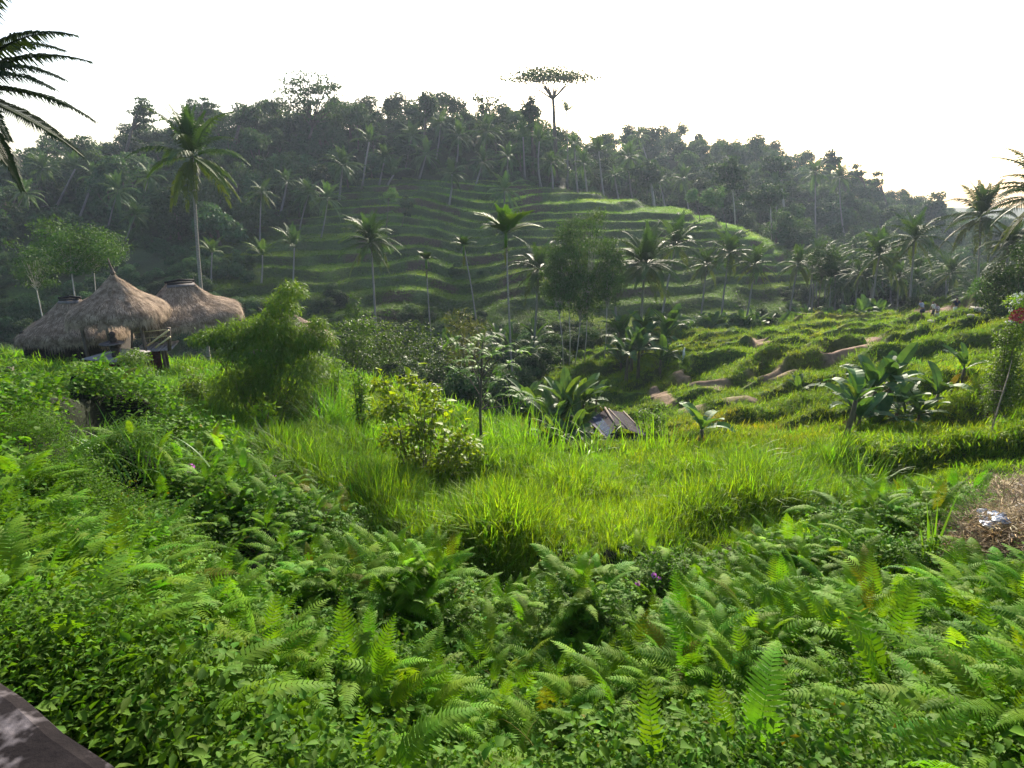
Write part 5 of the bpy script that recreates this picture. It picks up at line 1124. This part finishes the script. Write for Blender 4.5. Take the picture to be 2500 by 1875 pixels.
# yellow green young tree with large leaves : every leaf a part
o = stand(1035, 14.2, 1120); t = thing('young_tree', 'young tree with big pale yellow green leaves in the tall grass', 'tree', o); random.seed(61)
V, Fa = ovate(np.zeros((1, 3)), np.array([[1., 0, .1]]), np.array([[0, 0, 1.]]), 1.0, .62, .16, .18); BIG = npmesh('big_leaf', V, Fa, M_leaf, True)
b = MB()
for (px, py) in [(930, 905), (948, 940), (1000, 915), (1040, 925), (985, 960), (1020, 890), (1060, 960), (1090, 980), (905, 950), (950, 1000), (1010, 1010), (1110, 990), (1140, 1010), (1128, 1050), (1160, 1070), (1175, 1095), (1120, 1100), (1090, 1040), (1180, 1060), (1000, 1060), (940, 1050), (1040, 1080)]:
    tip = at(px, py, 14.2 + random.uniform(-.5, .5)) - o; root = Vector((tip.x * .35, random.uniform(-.1, .1), -.2)); mid = (root + tip) / 2 + Vector((random.uniform(-.1, .1), 0, .1))
    b.tube([root, mid, tip], [.014, .010, .005], 5, False)
    for k in range(6):
        f = 1 - k * .09; p = root.lerp(mid, f * 2) if f < .5 else mid.lerp(tip, f * 2 - 1); young = k < 3
        put('leaf', BIG, t, p, (random.uniform(-.5, .5), random.uniform(-1.0, .3), random.uniform(0, 6.28)), random.uniform(.20, .30) * (1 if young else .8), color=(2.3, 1.9, .7) if young else (1.3, 1.2, .8))
put('stems', b.mesh('stems', M_trunk_d), t); rng = np.random.default_rng(62)
lb = [lobe(a_, b_, 14.3 + (i_ % 3 - 1) * .4, c_ * .72, c_ * .72, o) for i_, (a_, b_, c_) in enumerate([(960, 1000, 55), (1030, 1060, 75), (1060, 1000, 50), (1120, 1085, 60), (930, 940, 36), (1000, 940, 44), (1050, 960, 40), (960, 1080, 55), (1160, 1110, 40), (1090, 1130, 70), (1010, 1130, 70), (925, 1010, 40)])]
put('small_leaves', npmesh('small_leaves', *cloud(lb, 3000, .12, .07, .1, 'ovate'), M_leaf), t, color=(1.4, 1.2, .7), kind='stuff')
# feathery mimosa like tree
o = stand(1175, 18.5, 1080); t = thing('feather_leaved_tree', 'small tree with drooping feather leaves and a thin dark trunk before the banana clump', 'tree', o); random.seed(63)
b = MB(); b.tube([Vector((0, 0, -.2)), at(1172, 1000, 18.5) - o, at(1176, 900, 18.5) - o, at(1180, 830, 18.5) - o], [.05, .045, .03, .012], 7)
FEA = [tomesh('feather_leaf', *frond_coco(a, bb, 18, .35, .30, .018, seed=640 + k), M_leaf) for k, (a, bb) in enumerate([(.6, 1.6), (.3, 1.3), (.9, 1.5)])]
for (px, py, n_) in [(1180, 832, 8), (1110, 835, 5), (1145, 855, 6), (1235, 848, 6), (1262, 862, 5), (1130, 880, 6), (1200, 870, 8), (1160, 900, 6), (1240, 890, 6), (1215, 930, 5), (1120, 910, 4), (1300, 975, 5), (1265, 960, 4), (1200, 975, 4)]:
    c = at(px, py, 18.5 + random.uniform(-.6, .6)) - o; b.tube([at(1174, min(1000, py + 60), 18.5) - o, (at(1174, py + 30, 18.5) - o + c) / 2, c], [.02, .015, .006], 5, False)
    for k in range(n_): put('feather_leaf', random.choice(FEA), t, c, (random.uniform(-.3, .3), random.uniform(-.2, .4), random.uniform(0, 6.28)), random.uniform(.42, .66), color=np.array([1.0, 1.3, 1.15]) * random.uniform(.8, 1.4))
put('trunk', b.mesh('trunk', M_trunk_d), t)
# big arching grass tufts
M_grass = leafmat('grass_blade', (.085, .175, .018), .42, .5, .35, var=.2)
def tuft(label, px, Y, py, n, h, w, spread, bend, col, seed, r0=.15, name='grass_clump'):
    random.seed(seed); me = npmesh('grass_blades', *blades(n, h, w, spread, bend, 6, r0=r0), M_grass); o = put(name, me, loc=stand(px, Y, py), color=col); return tag(o, label, 'grass clump')
tuft('big arching grass clump on the knoll left of the bamboo bush', 372, 21.5, 960, 420, 1.75, .014, .55, 1.5, (1.05, 1.25, .9), 71, .32)
tuft('tall reed clump by the right foot of the bamboo bush', 800, 19.5, 1010, 170, 2.1, .022, .45, 1.0, (1.0, 1.35, .9), 72, .30)
tuft('single clump of wide upright blades beside the straw heap', 2262, 7.6, 1400, 9, 1.25, .022, .28, .25, (.95, 1.1, 1.0), 73, .03)
tuft('bright reed clump where the tall grass meets the shed', 1270, 18.3, 1050, 190, 1.9, .018, .5, .7, (1.15, 1.35, .7), 74, .7)
tuft('reed clump with silvery curved blades at the shed corner', 1455, 18.8, 1080, 50, 1.5, .022, .5, 1.2, (1.15, 1.3, 1.1), 75, .5)
tuft('reed clump right of the shed with thin upright stalks', 1610, 18.3, 1080, 50, 1.6, .018, .35, .5, (1.2, 1.35, .8), 76, .5)
tuft('bright reed clump at the right end of the tall grass', 2080, 14.5, 1150, 240, 1.35, .02, .5, .9, (1.35, 1.45, .75), 77, .4)
tuft('reed clump in the right part of the tall grass behind the brightest patch', 1860, 14.2, 1110, 200, 1.1, .017, .55, .8, (1.2, 1.3, .7), 78, .5)
tuft('dark bladed reeds on the left bank', 240, 11.5, 1130, 120, 1.15, .017, .7, 1.2, (.8, 1.1, 1.0), 79, .5)
tuft('dark bladed reeds lower on the left bank', 330, 10, 1200, 90, 1.0, .017, .7, 1.2, (.8, 1.05, 1.0), 80, .4)
# dead leaning stalk on the right slope
o = stand(2402, 17.5, 1130); b = MB(); P0 = [at(2402, 1120, 17.5), at(2418, 1060, 17.5), at(2440, 985, 17.6), at(2462, 915, 17.7), at(2470, 880, 17.8)]
t = thing('dead_stalk', 'thin dead stalk leaning on the right slope', 'dead plant', o); b.tube([p - o for p in P0], [.03, .024, .02, .016, .012], 6)
for k in range(16): f = random.random() * 2.5; i = int(f); p = P0[i].lerp(P0[i + 1], f - i) - o; b.tube([p, p + Vector((random.uniform(-.35, .35), random.uniform(-.2, .2), random.uniform(-.1, .4)))], [.012, .004], 4, False)
put('stalk', b.mesh('stalk', solid('dry_stalk', (.15, .12, .09), (.34, .29, .22), 8)), t)
# cut bamboo post, bottom right
m = MB(); p = on_ground(2222, 1870, .25, y0=2.0); m.tube([(0, 0, -.6), (0, 0, .06), (.01, 0, .14)], [.06, .058, .06], 12, cap=False); m.tube([(.01, 0, .14), (.008, 0, .02)], [.05, .045], 12)
q = put('cut_bamboo_stump', m.mesh('cut_bamboo_stump', M_bamboo), loc=p); tag(q, 'short sawn bamboo stump poking out of the ferns at the bottom', 'stump')

# ------------------------------------------------------------------ straw heap and litter
SG = []
for k in range(4):
    random.seed(900 + k); V = []; Fc = []
    for i in range(16):
        p = Vector((random.gauss(0, .12), random.gauss(0, .12), random.uniform(0, .07))); a = random.uniform(0, 6.28); d = Vector((math.cos(a), math.sin(a), random.uniform(-.15, .35))); s_ = Vector((-d.y, d.x, 0)) * .0045; ln = random.uniform(.12, .34); c_ = p + d * ln * .5 + Vector((0, 0, .02)); e_ = p + d * ln
        j = len(V); V += [p - s_, p + s_, c_ - s_, c_ + s_, e_]; Fc += [(j, j + 1, j + 3), (j, j + 3, j + 2), (j + 2, j + 3, j + 4)]
    SG.append(npmesh('straw', np.array([tuple(v) for v in V]), np.array(Fc), None if False else leafmat('dry_straw_%d' % k, [(.34, .25, .11), (.20, .13, .06), (.42, .33, .17), (.13, .09, .05)][k], .15, .6, .3, inst=True, tcol=(1, 1, 1))))
rng = np.random.default_rng(920)
n = 9000; u_ = rng.uniform(.55, 1.05, n); y = np.exp(rng.uniform(math.log(4.5), math.log(12.4), n)); x = u_ * y; ok = straw_mask(x, y) + rng.normal(0, .18, n) > .42; x, y = x[ok], y[ok]; n = len(x)
scatter('straw', SG, np.stack([x, y, ground(x, y) + .01], 1), rrot(n, .3), rng.uniform(.7, 1.3, n), rng.integers(0, 4, n), tints(n, (1, 1, 1), .25, .06), 'dry cut straw strewn over the heap at the right edge', 'straw')
def crumple(name, label, px, py, r, col, seed, cat='litter', flat=.5, Y=None, c2=None):
    random.seed(seed); bm_ = MB(); V = []; nu, nv = 14, 9; p = on_ground(px, py, .03)
    for j in range(nv + 1):
        for i in range(nu):
            th_, ph_ = 2 * PI * i / nu, PI * j / nv; rr = r * (1 + random.uniform(-.3, .25)); V.append((rr * math.cos(th_) * math.sin(ph_) * 1.5, rr * math.sin(th_) * math.sin(ph_), rr * math.cos(ph_) * flat))
    bm_.add(V, [(j * nu + i, j * nu + (i + 1) % nu, (j + 1) * nu + (i + 1) % nu, (j + 1) * nu + i) for j in range(nv) for i in range(nu)])
    q = put(name, bm_.mesh(name, solid(name + str(seed), col, c2 or col, 14, .45, lo=.48, hi=.55, bump=.3, spec=.5), False), loc=p + Vector((0, 0, r * .5 + .05)), rot=(0, 0, random.uniform(-.9, .2))); return tag(q, label, cat)
WB2 = ((.55, .57, .62), (.16, .25, .42))
for i, (px, py, r, l) in enumerate([(2405, 1265, .085, 'uppermost'), (2432, 1275, .09, 'second highest'), (2408, 1288, .075, 'leftmost'), (2440, 1285, .085, 'rightmost'), (2418, 1298, .08, 'lowest'), (2398, 1280, .05, 'smallest')]):
    crumple('plastic_bag', l + ' of the crumpled white and blue plastic bags on the straw heap', px, py, r, WB2[0], 30 + i, c2=WB2[1], cat='plastic bag')
for i, (px, py, r, l) in enumerate([(2371, 1401, .06, 'grey flattened wrapper low on the straw heap'), (2475, 1320, .035, 'small white scrap right of the plastic bags'), (2396, 1240, .03, 'white scrap above the plastic bags'), (2274, 1268, .025, 'white scrap in the short grass left of the heap'), (2490, 1192, .03, 'white scrap at the top of the heap by the edge'), (2432, 1298, .04, 'pale scrap just under the plastic bags'), (2492, 1290, .05, 'pinkish scrap at the right edge of the heap'), (2488, 1248, .045, 'torn pale wrapper at the right edge above the others')]):
    crumple('litter_scrap', l, px, py, r, (.5, .47, .46), 50 + i, c2=(.65, .63, .62))
# stones
def stone(px, py, r, label, seed, col=(.26, .23, .20), fl=.5, Y0=2.0):
    random.seed(seed); p = on_ground(px, py, 0, y0=Y0); m_ = MB(); V = []; nu, nv = 10, 6
    for j in range(nv + 1):
        for i in range(nu):
            th_, ph_ = 2 * PI * i / nu, PI * j / nv; rr = r * .55 * (1 + random.uniform(-.14, .14)); V.append((rr * math.cos(th_) * math.sin(ph_) * 1.6, rr * math.sin(th_) * math.sin(ph_), rr * math.cos(ph_) * fl))
    m_.add(V, [(j * nu + i, j * nu + (i + 1) % nu, (j + 1) * nu + (i + 1) % nu, (j + 1) * nu + i) for j in range(nv) for i in range(nu)]); q = put('stone', m_.mesh('stone', M_stone), loc=p, rot=(0, 0, random.uniform(0, 3))); return tag(q, label, 'stone')
M_stone = solid('stone', (.20, .18, .155), (.36, .33, .29), 6, .9, bump=.5)
for i, (px, py, r, l) in enumerate([(2385, 760, .8, 'large pale stone at the bend of the crest path'), (2370, 772, .5, 'flat pale stone in front of the large one on the crest path'), (2290, 775, .55, 'long flat stone between the walkers'), (2320, 782, .5, 'flat stone below the walker in the dark shirt'), (2272, 790, .45, 'stone under the walker in the flowered dress')]): stone(px, py, r, l, 70 + i, Y0=45)
for i, (px, py) in enumerate([(2462, 791), (2472, 787)]):
    p = on_ground(px, py, .1, y0=30); m = MB(); m.box((0, 0, 0), (.32, .3, .2)); q = put('concrete_block', m.mesh('concrete_block', solid('white_block%d' % i, (.6, .6, .58), (.7, .7, .68), 8)), loc=p, rot=(0, 0, .3)); tag(q, ['lower white block left of the red blossoms', 'upper white block left of the red blossoms'][i], 'block')
m = MB(); p = on_ground(1668, 878, 0, y0=30); m.tube([(0, 0, -.2), (.03, 0, .35), (-.02, 0, .7), (.05, 0, 1.0)], [.10, .12, .07, .03], 8); q = put('white_stump', m.mesh('white_stump', solid('white_paint', (.62, .62, .60), (.75, .75, .73), 5)), loc=p); tag(q, 'small white painted stump in a bare spot right of the banana grove', 'stump')

# ------------------------------------------------------------------ purple flowers
m = MB(); V = []; nf = 10
for j, (r_, z_) in enumerate([(.006, 0), (.010, .02), (.022, .035), (.036, .040)]):
    for k in range(nf): a = 2 * PI * k / nf; rr = r_ * (1 + (.10 if k % 2 else -.05) * (j == 3)); V.append((rr * math.cos(a), rr * math.sin(a), z_))
m.add(V, [(j * nf + k, j * nf + (k + 1) % nf, (j + 1) * nf + (k + 1) % nf, (j + 1) * nf + k) for j in range(3) for k in range(nf)])
M_pur = leafmat('purple_petal', (.36, .12, .50), .4, .6, .2, tcol=(1.2, .9, 1.3)); FLW = m.mesh('flower', M_pur)
for (px, py, l, s) in [(949, 1527, 'pink purple flower among the left middle ferns', 1.1), (1264, 1482, 'pink purple flower near the dark hollow under the tall grass', 1.0), (1755, 1489, 'pale purple flower, right of a pair among the ferns', 1.1), (1717, 1491, 'pale purple flower, left of a pair among the ferns', 1.0),
                       (1755, 1635, 'deep purple flower in the lower right ferns', 1.1), (2283, 1692, 'deep purple flower behind the long fronds at the lower right', 1.0), (2281, 1786, 'purple flower low at the right', 1.1), (2494, 1736, 'large purple flower at the right edge', 1.8), (1594, 1412, 'tiny pink flower at the rim of the bank', 1.0), (1606, 1415, 'second tiny pink flower at the rim of the bank', .9), (1555, 1426, 'pale pink flower left of the tiny pair', 1.0), (471, 1143, 'pale pink flower on the left bank', 1.6), (672, 1175, 'small violet flower at the footpath', 1.6)]:
    p = on_ground(px, py, .45 if py > 1300 else .4, y0=2.2); q = put('morning_glory', FLW, loc=p, rot=(1.0 + random.uniform(-.3, .3), random.uniform(-.3, .3), 0), s=s * p.y * .15, color=(1, 1, 1) if py > 1500 else (1.5, 1.6, 1.2)); tag(q, l, 'flower')

# ------------------------------------------------------------------ walkers on the crest
def skinfig(name, verts, edges, rad, mat, parent, subs=1):
    me = bpy.data.meshes.new(name); me.from_pydata([tuple(v) for v in verts], edges, []); me.materials.append(mat); ob = put(name, me, parent)
    md = ob.modifiers.new('skin', 'SKIN'); sv = me.skin_vertices[0].data
    for i, r_ in enumerate(rad): sv[i].radius = (r_, r_) if not hasattr(r_, '__len__') else r_
    sv[0].use_root = True; md.use_smooth_shade = True; ms = ob.modifiers.new('subsurf', 'SUBSURF'); ms.levels = ms.render_levels = subs; return ob
def person(px, py, label, heading, lean, stride, shirt, legs, skirt=False, hair=(.012, .01, .01), H=1.62):
    p = on_ground(px, py, 0, y0=50); t = thing('person', label, 'person', p, heading, 'people walking up the crest')
    k = H / 1.7; sk = solid('skin_' + label[:8].replace(' ', '_'), (.20, .11, .07), (.24, .13, .085), 4, .6, bump=0)
    up = lambda z, x=0, y=0: Vector((x, y + math.sin(lean) * max(0, z - .92), .92 + (z - .92) * math.cos(lean) if z > .92 else z)) * k
    pel, ch, nk, hd, hd2 = up(.95), up(1.32), up(1.48), up(1.58, 0, .02), up(1.68, 0, .02)
    V = [pel, up(1.12), ch, nk, hd, hd2]; E = [(0, 1), (1, 2), (2, 3), (3, 4), (4, 5)]; Rr = [(.13, .10), (.125, .09), (.155, .10), .055, .085, .07]; hands = []
    for sx in (-1, 1):
        i = len(V); sw = sx * stride; V += [up(1.43, sx * .17), up(1.15, sx * .25, -sw * .25 + .05), up(.95, sx * .26, .12 + -sw * .3), up(.88, sx * .26, .16 - sw * .3)]; E += [(2, i), (i, i + 1), (i + 1, i + 2), (i + 2, i + 3)]; Rr += [.058, .042, .028, .034]
        for f in range(5):
            j = len(V); V += [up(.83 if f else .87, sx * .26 + (f - 2) * .016, .18 - sw * .3), up(.79 if f else .85, sx * .26 + (f - 2) * .018 - (0 if f else sx * .02), .21 - sw * .3)]; E += [(i + 3, j), (j, j + 1)]; Rr += [.009, .007]
        i = len(V); V += [Vector((sx * .10, 0, .88)) * k, Vector((sx * .11, .5 * sw + .06, .48)) * k, Vector((sx * .11, .9 * sw - .04, .08)) * k, Vector((sx * .12, .9 * sw + .14, .04)) * k]; E += [(0, i), (i, i + 1), (i + 1, i + 2), (i + 2, i + 3)]; Rr += [.088, .058, .04, (.045, .03)]
    skinfig('body', V, E, Rr, sk, t)
    sm = solid('shirt_' + label[:8].replace(' ', '_'), *shirt, bump=.1, lo=.48, hi=.56); cm = solid('legs_' + label[:8].replace(' ', '_'), *legs, bump=.1)
    sv = [up(.93), up(1.12), up(1.34), up(1.45)]; se = [(0, 1), (1, 2), (2, 3)]; sr = [(.155, .125), (.145, .115), (.18, .125), (.10, .08)]
    for sx in (-1, 1): i = len(sv); sv += [up(1.42, sx * .18), up(1.22, sx * .235, -sx * stride * .15)]; se += [(2, i), (i, i + 1)]; sr += [.075, .062]
    skinfig('shirt', sv, se, sr, sm, t)
    if skirt: skinfig('skirt', [up(.98), up(.75), up(.5)], [(0, 1), (1, 2)], [(.16, .13), (.22, .2), (.27, .25)], cm, t)
    else:
        sv = [up(.99), up(.86)]; se = [(0, 1)]; sr = [(.155, .13), (.15, .12)]
        for sx in (-1, 1): i = len(sv); sv += [Vector((sx * .10, .05 * sx * stride, .80)) * k, Vector((sx * .11, .45 * sx * stride + .05, .52)) * k]; se += [(1, i), (i, i + 1)]; sr += [.11, .09]
        skinfig('shorts', sv, se, sr, cm, t)
    skinfig('hair', [hd + Vector((0, -.015, .03)), hd + Vector((0, -.03, .09)), hd + Vector((0, .02, .10))], [(0, 1), (1, 2)], [.092, .085, .06], solid('hair_' + label[:6].replace(' ', '_'), hair, hair, 5, bump=0), t)
person(2248, 778, 'person stooping in a lilac shirt and dark skirt, first of the walkers', .3, .55, .15, ((.26, .26, .36), (.36, .36, .46)), ((.02, .02, .035), (.03, .03, .05)), True)
person(2275, 781, 'person in a cream shirt walking behind the flowered dress', .5, .25, .3, ((.62, .56, .5), (.7, .64, .58)), ((.03, .03, .04), (.05, .05, .06)))
person(2284, 789, 'person in a white and maroon flowered dress', .4, .3, .3, ((.58, .5, .55), (.10, .03, .08)), ((.58, .5, .55), (.10, .03, .08)), True)
person(2328, 778, 'person in a navy shirt with a white print and pale shorts', -.3, .2, .35, ((.012, .015, .04), (.02, .025, .06)), ((.5, .5, .46), (.6, .6, .56)))
random.seed(1); rng = np.random.default_rng(1)
# ------------------------------------------------------------------ the air
hm, ht = nodes('haze'); pv = N(ht, 'ShaderNodeVolumePrincipled'); pv.inputs['Color'].default_value = (.66, .78, 1.0, 1); pv.inputs['Density'].default_value = HAZE; pv.inputs['Anisotropy'].default_value = .3
ho = N(ht, 'ShaderNodeOutputMaterial'); ht.links.new(pv.outputs[0], ho.inputs['Volume'])
m = MB(); m.box((0, 440, 9), (2600, 960, 78)); hz = put('haze', m.mesh('haze', hm, False)); tag(hz, 'thin pale morning haze filling the valley', kind='stuff')
